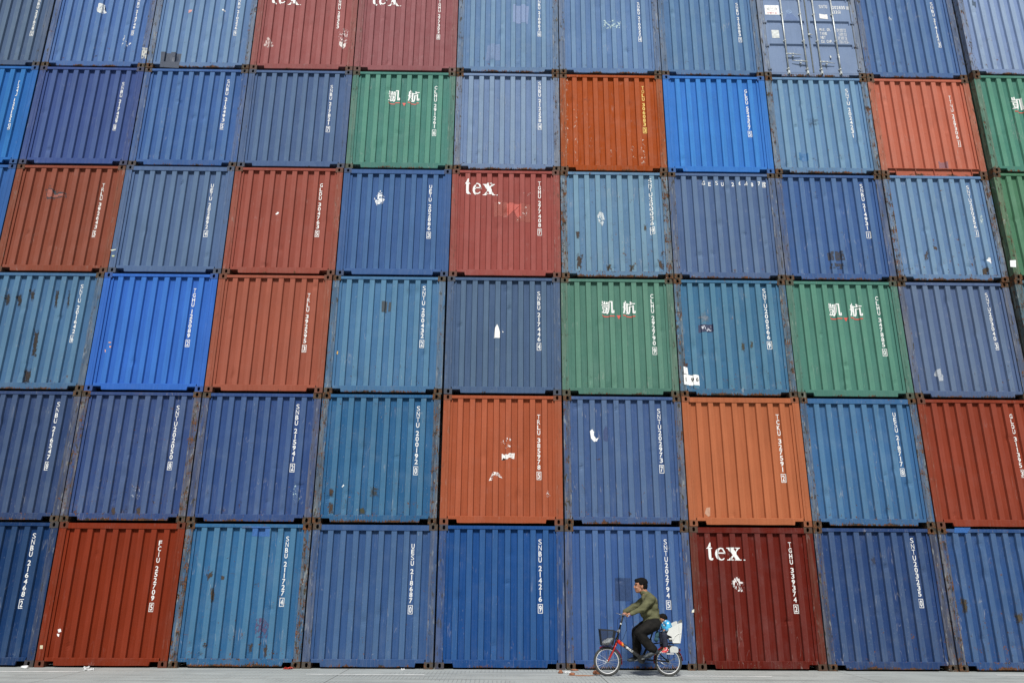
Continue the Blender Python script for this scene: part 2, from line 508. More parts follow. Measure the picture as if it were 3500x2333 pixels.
def put_glyph(bm, ch, x0, x1, z0, z1, off=0.0, key='n'):
    vs, fs, _ = glyph(ch, off, key)
    lay = bm.verts.layers.float.get('lf') or bm.verts.layers.float.new('lf'); q = next_lift()
    V = [bm.verts.new((x0+(x1-x0)*u, 0, z0+(z1-z0)*v)) for u, v in vs]
    for f in fs:
        try: bm.faces.new([V[i] for i in f])
        except ValueError: pass
    for v in V: v[lay] = q
def flat_poly(bm, pts):
    lay = bm.verts.layers.float.get('lf') or bm.verts.layers.float.new('lf'); q = next_lift()
    V = [bm.verts.new((x, 0, z)) for x, z in pts]
    for v in V: v[lay] = q
    try: return bm.faces.new(V)
    except ValueError: return None
def frame_rect(bm, x0, x1, z0, z1, t):
    for a in ((x0,x1,z0,z0+t),(x0,x1,z1-t,z1),(x0,x0+t,z0+t,z1-t),(x1-t,x1,z0+t,z1-t)):
        flat_poly(bm, [(a[0],a[2]),(a[1],a[2]),(a[1],a[3]),(a[0],a[3])])
def lay_on(bm, ds, lift=.003, door=False, fine=False):
    """cut the flat shape along the corrugation and press it on the sheet"""
    bmesh.ops.triangulate(bm, faces=bm.faces)
    xs = [v.co.x for v in bm.verts]; zs = [v.co.z for v in bm.verts]
    if not xs: return
    if not door:
        cuts = BREAKS + [-1.0665, 1.0665]
        for b in cuts:
            if min(xs) < b < max(xs):
                bmesh.ops.bisect_plane(bm, geom=bm.verts[:]+bm.edges[:]+bm.faces[:], plane_co=(b, 0, 0), plane_no=(1, 0, 0))
        zc = [.165, .167, 2.499, 2.501]
        if fine or ds:
            k = math.ceil(min(zs)/.06)
            while k*.06 < max(zs): zc.append(k*.06); k += 1
        for b in zc:
            if min(zs) < b < max(zs):
                bmesh.ops.bisect_plane(bm, geom=bm.verts[:]+bm.edges[:]+bm.faces[:], plane_co=(0, 0, b), plane_no=(0, 0, 1))
    lay = bm.verts.layers.float.get('lf')
    for v in bm.verts: v.co.y = surf(ds, v.co.x, v.co.z, door) - lift - (v[lay] if lay else 0)
    for f in bm.faces:
        if f.normal.y > 0: f.normal_flip()
def flat_obj(name, bm, mat, parent, color):
    me = bpy.data.meshes.new(name); bm.to_mesh(me); bm.free()
    return link(name, me, mat, parent, color)
WHITE = (.74, .755, .745, 1)
BOLD = .032
def code_mesh(bm, text, xc, zt, zb):
    code, _, chk = text.partition('|')
    slots = 0
    for ch in code: slots += .42 if ch == ' ' else 1
    slots += 1.72 if chk else 0
    u = (zt-zb)/slots
    z = zt; w = .56*u
    for ch in code:
        if ch == ' ': z -= .42*u; continue
        ww = w*(.28 if ch == '1' else .22 if ch == 'I' else 1)
        put_glyph(bm, ch, xc-ww/2, xc+ww/2, z-.86*u, z, BOLD)
        z -= u
    if chk:
        z1 = z-.22*u; z0 = zb
        frame_rect(bm, xc-.42*u, xc+.42*u, z0, z1, .10*u)
        ww = w*(.25 if chk == '1' else .8)
        put_glyph(bm, chk, xc-ww/2, xc+ww/2, z0+.24*u, z1-.24*u, BOLD)

# ------------------------------------------------------------------ measured layout
POS = {(1,0):(-10.955,0.012), (1,1):(-8.525,0.015), (1,2):(-6.099,0.016), (1,3):(-3.666,0.019), (1,4):(-1.228,0.015), (1,5):(1.198,0.018), (1,6):(3.624,0.001), (1,7):(6.050,0.009), (1,8):(8.476,0.029), (2,0):(-10.976,0.013), (2,1):(-8.550,0.018), (2,2):(-6.124,0.002), (2,3):(-3.695,0.009), (2,4):(-1.232,0.005), (2,5):(1.208,0.011), (2,6):(3.634,0.011), (2,7):(6.060,0.000), (2,8):(8.486,0.014), (3,0):(-10.958,0.006), (3,1):(-8.532,0.018), (3,2):(-6.106,0.015), (3,3):(-3.678,0.003), (3,4):(-1.232,0.016), (3,5):(1.194,0.003), (3,6):(3.620,0.012), (3,7):(6.046,0.003), (3,8):(8.472,0.010), (3,9):(10.898,0.187), (4,-1):(-13.341,0.004), (4,0):(-10.909,0.004), (4,1):(-8.483,0.020), (4,2):(-6.057,0.017), (4,3):(-3.631,0.006), (4,4):(-1.205,0.019), (4,5):(1.221,0.011), (4,6):(3.647,0.014), (4,7):(6.073,0.004), (4,8):(8.499,0.029), (4,9):(10.925,0.184), (5,-1):(-13.334,0.019), (5,0):(-10.890,0.018), (5,1):(-8.464,0.006), (5,2):(-6.038,0.007), (5,3):(-3.612,0.003), (5,4):(-1.186,0.003), (5,5):(1.240,0.001), (5,6):(3.666,0.006), (5,7):(6.092,0.012), (5,8):(8.518,0.010), (5,9):(10.944,0.184), (6,-1):(-13.345,0.007), (6,0):(-10.896,0.006), (6,1):(-8.464,0.016), (6,2):(-6.038,0.010), (6,3):(-3.612,0.006), (6,4):(-1.186,0.010), (6,5):(1.240,0.014), (6,6):(3.666,0.001), (6,7):(6.092,0.020), (6,8):(8.518,0.010), (6,9):(10.944,0.185)}
CODES = [(6, -1, 'SNBU 227628|2', 0.849, 2.004, 0.844), (6, 0, 'SNBU 214749|5', 0.752, 2.107, 0.947), (6, 1, 'SNBU 210226|9', 0.752, 2.134, 0.974), (6, 2, 'TGHU 28353', 0.752, 2.176, 1.216), (5, -1, 'TGHU 126152|0', 0.815, 2.174, 0.877), (5, 0, 'SNBU 217439|8', 0.752, 2.214, 0.922), (5, 1, 'SNBU 215493|5', 0.749, 2.333, 0.99), (5, 2, 'SNBU 217821|7', 0.74, 2.22, 0.956), (6, 3, 'TGHU 277302|8', 0.752, 2.116, 0.956), (6, 4, 'SNBU 210862|6', 0.752, 2.242, 1.082), (6, 5, 'SNBU 210022|4', 0.752, 2.131, 0.971), (5, 3, 'CLHU 291261|6', 0.748, 2.238, 0.897), (5, 4, 'SNBU 212258|4', 0.752, 2.394, 1.1), (5, 5, 'TOLU 306083|3', 0.752, 2.316, 1.04), (6, 6, 'SNBU 215083|7', 0.752, 2.167, 1.007), (6, 8, 'SNBU 214122|3', 0.72, 2.267, 0.932), (5, 6, 'GLDU 554327|5', 0.752, 2.257, 0.974), (5, 7, 'SNTU 2024231', 0.72, 2.312, 0.979), (5, 8, 'TTNU 229306|1', 0.72, 2.159, 0.791), (4, 0, 'TRLU 392643|5', 0.752, 2.163, 0.851), (4, 1, 'UETU 202892|4', 0.739, 2.176, 0.878), (4, 2, 'GLDU 304763|5', 0.732, 2.223, 0.91), (3, 0, 'SNTU 201642|6', 0.752, 2.336, 1.041), (3, 1, 'TGHU 125089|2', 0.73, 2.268, 0.965), (3, 2, 'TRLU 392595|3', 0.732, 2.185, 0.875), (4, 3, 'UETU 202886|3', 0.743, 2.225, 0.91), (4, 4, 'TGHU 277408|7', 0.752, 2.337, 1.008), (4, 5, 'SNTU200036|9', 0.813, 2.426, 1.062), (3, 3, 'SNTU 200432|2', 0.743, 2.387, 1.003), (3, 4, 'SNBU 217446|4', 0.752, 2.283, 0.965), (3, 5, 'CLHU 292790|9', 0.752, 2.257, 0.9), (4, 7, 'SNBU 214931|1', 0.752, 2.382, 1.038), (4, 8, 'SNTU200356|1', 0.732, 2.362, 1.097), (3, 6, 'SNTU200566|9', 0.752, 2.405, 1.043), (3, 7, 'CLHU 347885|0', 0.752, 2.26, 0.916), (3, 8, 'SNTU203040|3', 0.72, 2.362, 1.076), (2, 0, 'SNBU 216547|8', 0.752, 2.367, 0.99), (2, 1, 'SNTU202050|8', 0.742, 2.316, 1.012), (2, 2, 'SNBU 215941|2', 0.73, 2.366, 0.992), (1, 0, 'SNBU 216468|2', 0.744, 2.376, 1.007), (1, 1, 'FCIU 252709|5', 0.745, 2.256, 0.963), (1, 2, 'SNBU 211727|4', 0.747, 2.348, 1.068), (2, 3, 'SNTU 200192|0', 0.752, 2.347, 0.953), (2, 4, 'TRLU 385978|5', 0.738, 2.194, 0.878), (2, 5, 'SNTU202973|7', 0.752, 2.339, 1.025), (1, 3, 'UESU 218687|0', 0.736, 2.227, 0.948), (1, 4, 'SNBU 214216|9', 0.748, 2.326, 0.975), (1, 5, 'SNTU202794|5', 0.752, 2.343, 1.057), (2, 6, 'TCKU 327591|2', 0.752, 2.241, 0.861), (2, 7, 'UESU 218717|8', 0.742, 2.305, 1.004), (2, 8, 'GLDU 311395|3', 0.72, 2.291, 0.997), (1, 6, 'TGHU 339374|2', 0.752, 2.305, 0.997), (1, 7, 'SNTU203235|0', 0.728, 2.401, 1.111)]
DECALS = [
(6,0,'torn',(0.62,0.66,0.68),0.8,[(-0.245,1.738),(-0.16,1.828),(-0.042,1.808),(-0.033,1.667),(0.032,1.581),(-0.096,1.535),(-0.183,1.586)]),
(6,0,'torn',(0.75,0.78,0.8),0.3,[(0.603,0.909),(0.805,0.699),(0.618,0.548),(0.493,0.715)]),
(6,0,'torn',(0.45,0.46,0.44),0.7,[(1.073,0.556),(1.194,0.545),(1.204,0.243),(1.091,0.25)]),
(6,1,'patch',(0.02,0.035,0.07),0.95,[(-0.901,0.451),(-0.425,0.434),(-0.427,-0.009),(-0.869,0.013)]),
(6,1,'torn',(0.6,0.3,0.3),0.8,[(-0.42,1.653),(-0.33,1.672),(-0.349,1.601),(-0.423,1.565)]),
(6,1,'torn',(0.8,0.8,0.8),0.9,[(0.377,1.694),(0.441,1.695),(0.439,1.651),(0.389,1.65)]),
(6,2,'torn',(0.55,0.42,0.4),0.6,[(-0.866,0.914),(-0.705,0.721),(-0.834,0.604),(-0.969,0.716)]),
(6,2,'torn',(0.62,0.5,0.5),0.35,[(0.803,1.232),(1.019,1.215),(1.024,0.785),(0.775,0.802)]),
(6,2,'torn',(0.7,0.66,0.64),0.8,[(0.838,0.816),(0.98,0.806),(0.979,0.721),(0.922,0.635),(0.839,0.706)]),
(6,4,'patch',(0.15,0.25,0.5),0.6,[(0.119,1.975),(0.501,1.969),(0.475,1.445),(0.111,1.451)]),
(6,4,'patch',(0.16,0.26,0.5),0.4,[(-0.491,0.801),(-0.196,0.849),(-0.173,0.383),(-0.527,0.368)]),
(6,5,'torn',(0.4,0.55,0.6),0.5,[(-0.118,1.54),(0.299,1.556),(0.273,1.351),(-0.132,1.33)]),
(5,5,'smudge',(0.12,0.05,0.04),0.5,[(-0.724,1.956),(-0.531,2.0),(-0.436,1.908),(-0.501,1.817),(-0.709,1.838)]),
(5,5,'torn',(0.55,0.38,0.3),0.17,[(-0.885,1.771),(-0.763,1.772),(-0.811,0.254),(-0.913,0.253)]),
(5,5,'torn',(0.55,0.38,0.3),0.17,[(-1.047,2.505),(-0.991,2.506),(-1.042,0.232),(-1.11,0.231)]),
(5,5,'torn',(0.55,0.38,0.3),0.22,[(0.641,0.877),(0.737,0.879),(0.73,0.219),(0.611,0.217)]),
(5,5,'torn',(0.55,0.38,0.3),0.22,[(0.396,0.756),(0.499,0.777),(0.499,0.369),(0.395,0.329)]),
(5,5,'torn',(0.55,0.38,0.3),0.22,[(-0.104,0.632),(-0.019,0.633),(-0.034,0.4),(-0.102,0.399)]),
(5,5,'torn',(0.55,0.38,0.3),0.17,[(-0.555,1.056),(-0.469,1.057),(-0.481,0.587),(-0.566,0.586)]),
(5,7,'patch',(0.05,0.18,0.4),0.8,[(-0.615,0.553),(-0.4,0.545),(-0.411,0.351),(-0.615,0.359)]),
(5,7,'smudge',(0.05,0.1,0.16),0.6,[(-0.381,1.485),(0.008,1.531),(-0.008,1.251),(-0.343,1.206)]),
(5,8,'patch',(0.28,0.14,0.17),0.65,[(0.134,0.368),(0.358,0.371),(0.344,0.19),(0.128,0.187)]),
(6,9,'patch',(0.06,0.1,0.16),0.8,[(-0.843,2.148),(-0.714,2.151),(-0.735,1.977),(-0.857,1.988)]),
(6,8,'torn',(0.6,0.65,0.7),0.4,[(-0.426,1.794),(-0.329,1.805),(-0.363,1.671),(-0.423,1.661)]),
(4,0,'smudge',(0.03,0.055,0.075),0.9,[(-0.51,1.836),(-0.485,2.007),(-0.399,2.085),(-0.233,1.954),(0.019,1.919),(0.034,1.78),(-0.205,1.765),(-0.331,1.726),(-0.434,1.736)]),
(4,0,'patch',(0.28,0.085,0.06),1.0,[(-0.453,1.837),(-0.406,1.978),(-0.337,1.971),(-0.291,1.866),(-0.057,1.877),(-0.053,1.816),(-0.281,1.813),(-0.367,1.774)]),
(3,0,'smudge',(0.014,0.014,0.012),1.15,[(-0.825,2.089),(-0.729,2.09),(-0.689,1.866),(-0.77,1.855)]),
(3,0,'smudge',(0.014,0.014,0.012),1.15,[(-0.575,2.092),(-0.472,2.093),(-0.437,1.835),(-0.523,1.834)]),
(3,0,'smudge',(0.014,0.014,0.012),1.05,[(-0.317,2.199),(-0.22,2.2),(-0.204,1.951),(-0.268,1.95)]),
(3,0,'smudge',(0.014,0.014,0.012),1.15,[(0.22,2.205),(0.316,2.206),(0.336,1.809),(0.249,1.808)]),
(3,0,'smudge',(0.014,0.014,0.012),1.05,[(0.477,2.174),(0.558,2.174),(0.591,1.812),(0.511,1.811)]),
(3,0,'smudge',(0.012,0.011,0.01),1.45,[(-0.047,1.262),(0.067,1.263),(0.1,0.765),(-0.012,0.764)]),
(3,0,'smudge',(0.012,0.011,0.01),1.45,[(-0.063,0.436),(0.07,0.437),(0.084,0.162),(-0.055,0.161)]),
(4,2,'torn',(0.85,0.85,0.85),1.0,[(-0.223,1.449),(-0.196,1.483),(-0.127,1.469),(-0.149,1.42)]),
(3,1,'torn',(0.7,0.35,0.2),0.9,[(-0.88,1.048),(-0.822,1.038),(-0.831,1.018),(-0.876,1.024)]),
(3,1,'torn',(0.7,0.35,0.2),0.9,[(-0.846,0.958),(-0.807,0.952),(-0.814,0.915),(-0.84,0.922)]),
(3,1,'torn',(0.75,0.4,0.25),0.9,[(-0.956,0.897),(-0.914,0.875),(-0.912,0.825),(-0.942,0.831)]),
(4,1,'patch',(0.6,0.65,0.55),1.0,[(-1.228,0.523),(-1.109,0.543),(-1.112,0.521),(-1.19,0.495)]),
(4,1,'patch',(0.5,0.55,0.3),1.0,[(-1.177,0.395),(-1.115,0.399),(-1.117,0.367),(-1.165,0.363)]),
(4,3,'torn',(0.75,0.78,0.82),0.6,[(-0.519,1.859),(-0.43,1.974),(-0.36,2.048),(-0.314,1.957),(-0.259,1.882),(-0.307,1.722),(-0.434,1.698),(-0.481,1.803)]),
(4,4,'patch',(0.34,0.06,0.035),0.6,[(-0.254,1.813),(0.038,1.806),(0.034,1.441),(-0.256,1.448)]),
(4,4,'patch',(0.4,0.04,0.02),1.0,[(0.022,1.779),(0.344,1.764),(0.345,1.445),(0.251,1.444),(0.182,1.611),(0.114,1.61),(0.081,1.479),(0.034,1.478)]),
(4,4,'patch',(0.33,0.055,0.03),0.6,[(0.344,1.757),(0.572,1.76),(0.571,1.325),(0.224,1.32),(0.234,1.443),(0.345,1.445)]),
(4,4,'torn',(0.62,0.52,0.5),0.22,[(0.368,1.727),(0.487,1.691),(0.47,1.428),(0.251,1.343),(0.234,1.443),(0.352,1.501)]),
(4,4,'torn',(0.75,0.7,0.68),1.0,[(-0.158,1.788),(-0.114,1.766),(-0.131,1.735),(-0.165,1.758)]),
(4,4,'torn',(0.5,0.36,0.34),0.22,[(0.351,2.031),(0.983,2.116),(0.972,2.039),(0.368,1.962)]),
(4,5,'torn',(0.5,0.56,0.6),0.75,[(-0.326,1.622),(-0.26,1.574),(-0.231,1.417),(-0.286,1.26),(-0.369,1.322),(-0.398,1.49)]),
(4,5,'smudge',(0.035,0.022,0.015),1.2,[(-0.88,1.093),(-0.796,1.094),(-0.816,0.928),(-0.867,0.927)]),
(4,5,'smudge',(0.035,0.022,0.015),1.2,[(-0.874,0.544),(-0.741,0.546),(-0.781,0.221),(-0.874,0.22)]),
(4,5,'smudge',(0.05,0.03,0.02),1.2,[(0.881,0.439),(1.02,0.423),(1.003,0.225),(0.928,0.259)]),
(4,5,'smudge',(0.05,0.04,0.02),1.0,[(0.62,1.279),(0.695,1.28),(0.681,1.131),(0.62,1.13)]),
(4,5,'smudge',(0.05,0.04,0.02),1.0,[(0.267,0.323),(0.383,0.325),(0.361,0.199),(0.272,0.198)]),
(4,5,'smudge',(0.05,0.04,0.02),1.0,[(-0.231,0.335),(-0.115,0.319),(-0.126,0.193),(-0.225,0.203)]),
(3,3,'patch',(0.02,0.035,0.05),0.9,[(-0.138,2.018),(-0.025,2.02),(-0.034,1.767),(-0.131,1.773)]),
(3,3,'patch',(0.02,0.035,0.05),0.9,[(0.008,2.01),(0.06,2.014),(0.052,1.803),(0.0,1.795)]),
(3,3,'torn',(0.75,0.45,0.08),0.9,[(-1.017,0.905),(-0.989,0.912),(-0.993,0.839),(-1.012,0.845)]),
(3,4,'torn',(0.86,0.86,0.84),1.4,[(-0.169,1.446),(-0.132,1.522),(-0.099,1.454),(-0.072,1.346),(-0.07,1.217),(-0.192,1.219),(-0.187,1.344)]),
(3,4,'torn',(0.8,0.8,0.8),1.2,[(-0.027,1.387),(0.012,1.367),(-0.014,1.35)]),
(3,6,'patch',(0.022,0.03,0.085),0.85,[(-0.721,1.562),(-0.414,1.579),(-0.414,1.412),(-0.726,1.392)]),
(3,6,'torn',(0.55,0.58,0.66),0.42,[(-0.69,1.535),(-0.455,1.552),(-0.451,1.436),(-0.692,1.419)]),
(3,6,'smudge',(0.16,0.21,0.27),0.9,[(-0.577,1.891),(-0.443,1.72),(-0.483,1.702),(-0.491,1.599),(-0.686,1.597),(-0.666,1.7),(-0.71,1.717)]),
(3,6,'smudge',(0.05,0.045,0.025),1.0,[(0.157,1.198),(0.254,1.199),(0.223,0.99),(0.134,0.996)]),
(3,6,'smudge',(0.05,0.045,0.025),1.0,[(0.342,1.2),(0.406,1.201),(0.373,1.015),(0.323,1.025)]),
(3,6,'smudge',(0.06,0.02,0.01),1.2,[(-1.092,0.717),(-0.996,0.718),(-1.002,0.619),(-1.098,0.618)]),
(4,7,'torn',(0.025,0.03,0.05),0.75,[(-0.219,0.677),(-0.095,0.701),(-0.109,0.482),(-0.214,0.495)]),
(4,7,'torn',(0.025,0.03,0.05),0.75,[(-0.069,0.723),(0.108,0.71),(0.138,0.492),(-0.08,0.497)]),
(4,7,'torn',(0.025,0.03,0.05),0.6,[(-0.198,0.408),(0.107,0.434),(0.079,0.293),(-0.205,0.293)]),
(4,8,'torn',(0.42,0.52,0.54),0.5,[(0.887,1.624),(0.946,1.614),(0.939,1.444),(0.889,1.301),(0.84,1.368),(0.84,1.518)]),
(4,8,'torn',(0.82,0.84,0.86),0.95,[(0.805,0.512),(0.866,0.585),(0.917,0.571),(0.935,0.484),(0.899,0.44),(0.872,0.476)]),
(4,8,'smudge',(0.05,0.035,0.02),1.2,[(0.699,0.355),(0.823,0.356),(0.79,0.176),(0.678,0.185)]),
(4,8,'smudge',(0.06,0.045,0.03),1.0,[(-0.529,0.648),(-0.42,0.759),(-0.446,0.54),(-0.534,0.51)]),
(4,8,'smudge',(0.07,0.045,0.03),1.0,[(-0.328,0.852),(-0.179,0.872),(-0.224,0.762),(-0.324,0.768)]),
(4,9,'patch',(0.82,0.84,0.86),1.3,[(-1.229,0.441),(-1.1,0.45),(-1.126,0.285),(-1.248,0.291)]),
(3,8,'torn',(0.36,0.4,0.46),1.0,[(-0.663,0.621),(-0.585,0.645),(-0.583,0.523),(-0.513,0.5),(-0.574,0.382),(-0.652,0.374),(-0.661,0.473),(-0.714,0.505)]),
(1,1,'torn',(0.8,0.8,0.8),0.8,[(-0.899,0.651),(-0.844,0.662),(-0.824,0.611),(-0.874,0.595)]),
(1,1,'torn',(0.8,0.8,0.8),0.8,[(-0.899,0.578),(-0.851,0.568),(-0.853,0.521),(-0.885,0.538)]),
(1,1,'patch',(0.55,0.5,0.35),1.0,[(-1.164,0.374),(-1.112,0.377),(-1.104,0.315),(-1.157,0.314)]),
(1,2,'patch',(0.03,0.12,0.36),0.9,[(0.047,2.53),(0.401,2.525),(0.408,2.341),(0.06,2.345)]),
(1,2,'patch',(0.05,0.12,0.26),0.8,[(-0.136,2.539),(0.046,2.541),(0.052,2.483),(-0.129,2.481)]),
(1,2,'torn',(0.07,0.06,0.14),0.6,[(0.313,0.849),(0.425,0.873),(0.558,0.732),(0.527,0.514),(0.347,0.53),(0.29,0.663)]),
(1,2,'smudge',(0.04,0.025,0.015),1.3,[(-0.718,1.634),(-0.596,1.708),(-0.591,1.61),(-0.687,1.53)]),
(1,2,'smudge',(0.05,0.035,0.02),1.2,[(-0.608,1.391),(-0.55,1.392),(-0.518,1.134),(-0.561,1.133)]),
(1,2,'smudge',(0.04,0.025,0.015),1.2,[(0.487,0.39),(0.568,0.397),(0.577,0.199),(0.511,0.192)]),
(1,2,'smudge',(0.04,0.03,0.02),1.1,[(0.2,0.412),(0.282,0.413),(0.291,0.264),(0.214,0.257)]),
(1,2,'smudge',(0.05,0.035,0.02),1.2,[(-0.453,1.611),(-0.366,1.612),(-0.372,1.542),(-0.437,1.535)]),
(2,1,'smudge',(0.05,0.035,0.025),1.1,[(-0.288,0.284),(-0.179,0.303),(-0.16,0.139),(-0.264,0.138)]),
(2,1,'smudge',(0.05,0.035,0.025),1.1,[(0.193,0.306),(0.304,0.307),(0.319,0.16),(0.224,0.152)]),
(2,1,'torn',(0.22,0.26,0.36),0.3,[(0.051,0.732),(0.223,0.715),(0.247,0.436),(0.088,0.453)]),
(2,2,'torn',(0.3,0.42,0.5),0.3,[(0.722,0.608),(0.842,0.74),(0.912,0.516),(1.005,0.398),(0.854,0.404),(0.788,0.515)]),
(2,3,'smudge',(0.04,0.022,0.012),1.3,[(-0.943,0.662),(-0.834,0.662),(-0.837,0.513),(-0.914,0.527)]),
(2,3,'smudge',(0.04,0.022,0.012),1.3,[(-0.914,0.39),(-0.813,0.391),(-0.812,0.188),(-0.888,0.195)]),
(2,3,'smudge',(0.04,0.045,0.02),1.2,[(-0.314,0.302),(-0.202,0.303),(-0.194,0.192),(-0.299,0.191)]),
(2,3,'smudge',(0.04,0.045,0.04),0.7,[(-0.146,0.731),(0.051,0.733),(0.064,0.509),(-0.149,0.488)]),
(2,3,'torn',(0.8,0.85,0.85),1.0,[(-0.694,0.716),(-0.647,0.754),(-0.634,0.731),(-0.673,0.697)]),
(2,4,'torn',(0.8,0.78,0.76),0.9,[(-0.007,1.389),(0.12,1.367),(0.139,1.398),(0.255,1.403),(0.244,1.287),(0.14,1.313),(0.101,1.274),(0.024,1.305),(-0.002,1.258)]),
(2,4,'torn',(0.75,0.7,0.68),0.28,[(-0.029,1.614),(0.078,1.772),(0.227,1.624),(0.235,1.558),(0.081,1.479)]),
(2,4,'torn',(0.8,0.78,0.76),0.75,[(-0.258,0.852),(-0.176,1.027),(-0.061,1.005),(0.017,0.903),(-0.068,0.929),(-0.164,0.966),(-0.197,0.864)]),
(2,4,'torn',(0.78,0.74,0.72),0.45,[(0.859,0.582),(0.916,0.68),(0.969,0.56),(0.892,0.537)]),
(2,5,'torn',(0.85,0.86,0.86),1.1,[(-0.672,1.856),(-0.624,1.892),(-0.587,1.833),(-0.596,1.766),(-0.555,1.708),(-0.492,1.732),(-0.529,1.661),(-0.592,1.637),(-0.652,1.707)]),
(2,5,'patch',(0.04,0.07,0.19),0.7,[(-0.402,1.866),(-0.34,1.977),(-0.3,1.887),(-0.324,1.639),(-0.405,1.662)]),
(1,5,'patch',(0.022,0.055,0.15),0.8,[(-0.251,1.621),(0.051,1.623),(0.045,1.205),(-0.258,1.21)]),
(1,6,'torn',(0.78,0.75,0.74),0.5,[(-0.479,1.536),(-0.362,1.65),(-0.287,1.664),(-0.276,1.573),(-0.196,1.555),(-0.25,1.45),(-0.213,1.37),(-0.365,1.397),(-0.401,1.502)]),
(1,8,'patch',(0.03,0.13,0.4),0.8,[(-0.86,2.598),(-0.544,2.6),(-0.65,2.471),(-0.885,2.495)]),
(1,8,'smudge',(0.05,0.04,0.02),1.1,[(-0.963,1.282),(-0.834,1.283),(-0.869,1.023),(-0.939,1.04)]),
(1,8,'smudge',(0.05,0.04,0.02),1.1,[(0.026,1.045),(0.188,1.029),(0.147,0.823),(0.059,0.84)]),
(1,7,'smudge',(0.025,0.035,0.07),0.8,[(-0.157,1.996),(-0.096,2.086),(-0.028,2.033),(-0.042,1.854),(-0.145,1.864)]),
(1,5,'torn',(0.75,0.72,0.6),1.0,[(1.176,1.046),(1.218,1.07),(1.214,1.012),(1.169,1.005)]),
(2,8,'torn',(0.8,0.78,0.76),1.0,[(-0.317,1.803),(-0.287,1.772),(-0.308,1.74)]),
(2,6,'patch',(0.55,0.32,0.22),0.8,[(-0.849,0.351),(-0.76,0.37),(-0.769,0.203),(-0.823,0.184),(-0.887,0.247)])]
ALBEDO = {(1,0):(0.005,0.028,0.099), (1,1):(0.156,0.020,0.006), (1,2):(0.025,0.105,0.232), (1,3):(0.030,0.075,0.192), (1,4):(0.009,0.055,0.197), (1,5):(0.034,0.082,0.229), (1,6):(0.095,0.008,0.004), (1,7):(0.018,0.045,0.137), (1,8):(0.023,0.065,0.185), (2,0):(0.025,0.049,0.129), (2,1):(0.028,0.056,0.164), (2,2):(0.026,0.060,0.179), (2,3):(0.019,0.091,0.208), (2,4):(0.287,0.069,0.030), (2,5):(0.043,0.084,0.201), (2,6):(0.329,0.101,0.044), (2,7):(0.037,0.111,0.245), (2,8):(0.191,0.033,0.016), (3,0):(0.049,0.121,0.237), (3,1):(0.028,0.111,0.412), (3,2):(0.247,0.068,0.042), (3,3):(0.051,0.138,0.268), (3,4):(0.052,0.091,0.173), (3,5):(0.065,0.163,0.129), (3,6):(0.041,0.127,0.232), (3,7):(0.059,0.169,0.137), (3,8):(0.069,0.107,0.208), (3,9):(0.068,0.127,0.163), (4,-1):(0.027,0.092,0.275), (4,0):(0.186,0.050,0.030), (4,1):(0.066,0.113,0.222), (4,2):(0.225,0.056,0.040), (4,3):(0.038,0.090,0.227), (4,4):(0.239,0.056,0.048), (4,5):(0.094,0.184,0.303), (4,6):(0.061,0.106,0.220), (4,7):(0.039,0.091,0.237), (4,8):(0.098,0.180,0.325), (4,9):(0.056,0.155,0.090), (5,-1):(0.019,0.109,0.341), (5,0):(0.036,0.066,0.200), (5,1):(0.039,0.099,0.270), (5,2):(0.056,0.099,0.207), (5,3):(0.054,0.173,0.148), (5,4):(0.129,0.195,0.338), (5,5):(0.284,0.049,0.004), (5,6):(0.031,0.146,0.448), (5,7):(0.101,0.200,0.351), (5,8):(0.379,0.106,0.066), (5,9):(0.058,0.185,0.144), (6,-1):(0.060,0.098,0.182), (6,0):(0.056,0.122,0.307), (6,1):(0.094,0.172,0.329), (6,2):(0.235,0.071,0.070), (6,3):(0.213,0.073,0.081), (6,4):(0.099,0.181,0.330), (6,5):(0.088,0.165,0.326), (6,6):(0.069,0.148,0.294), (6,7):(0.167,0.230,0.363), (6,8):(0.059,0.120,0.273), (6,9):(0.172,0.243,0.412)}  # paint per container; paler light up the stack is put into these colours

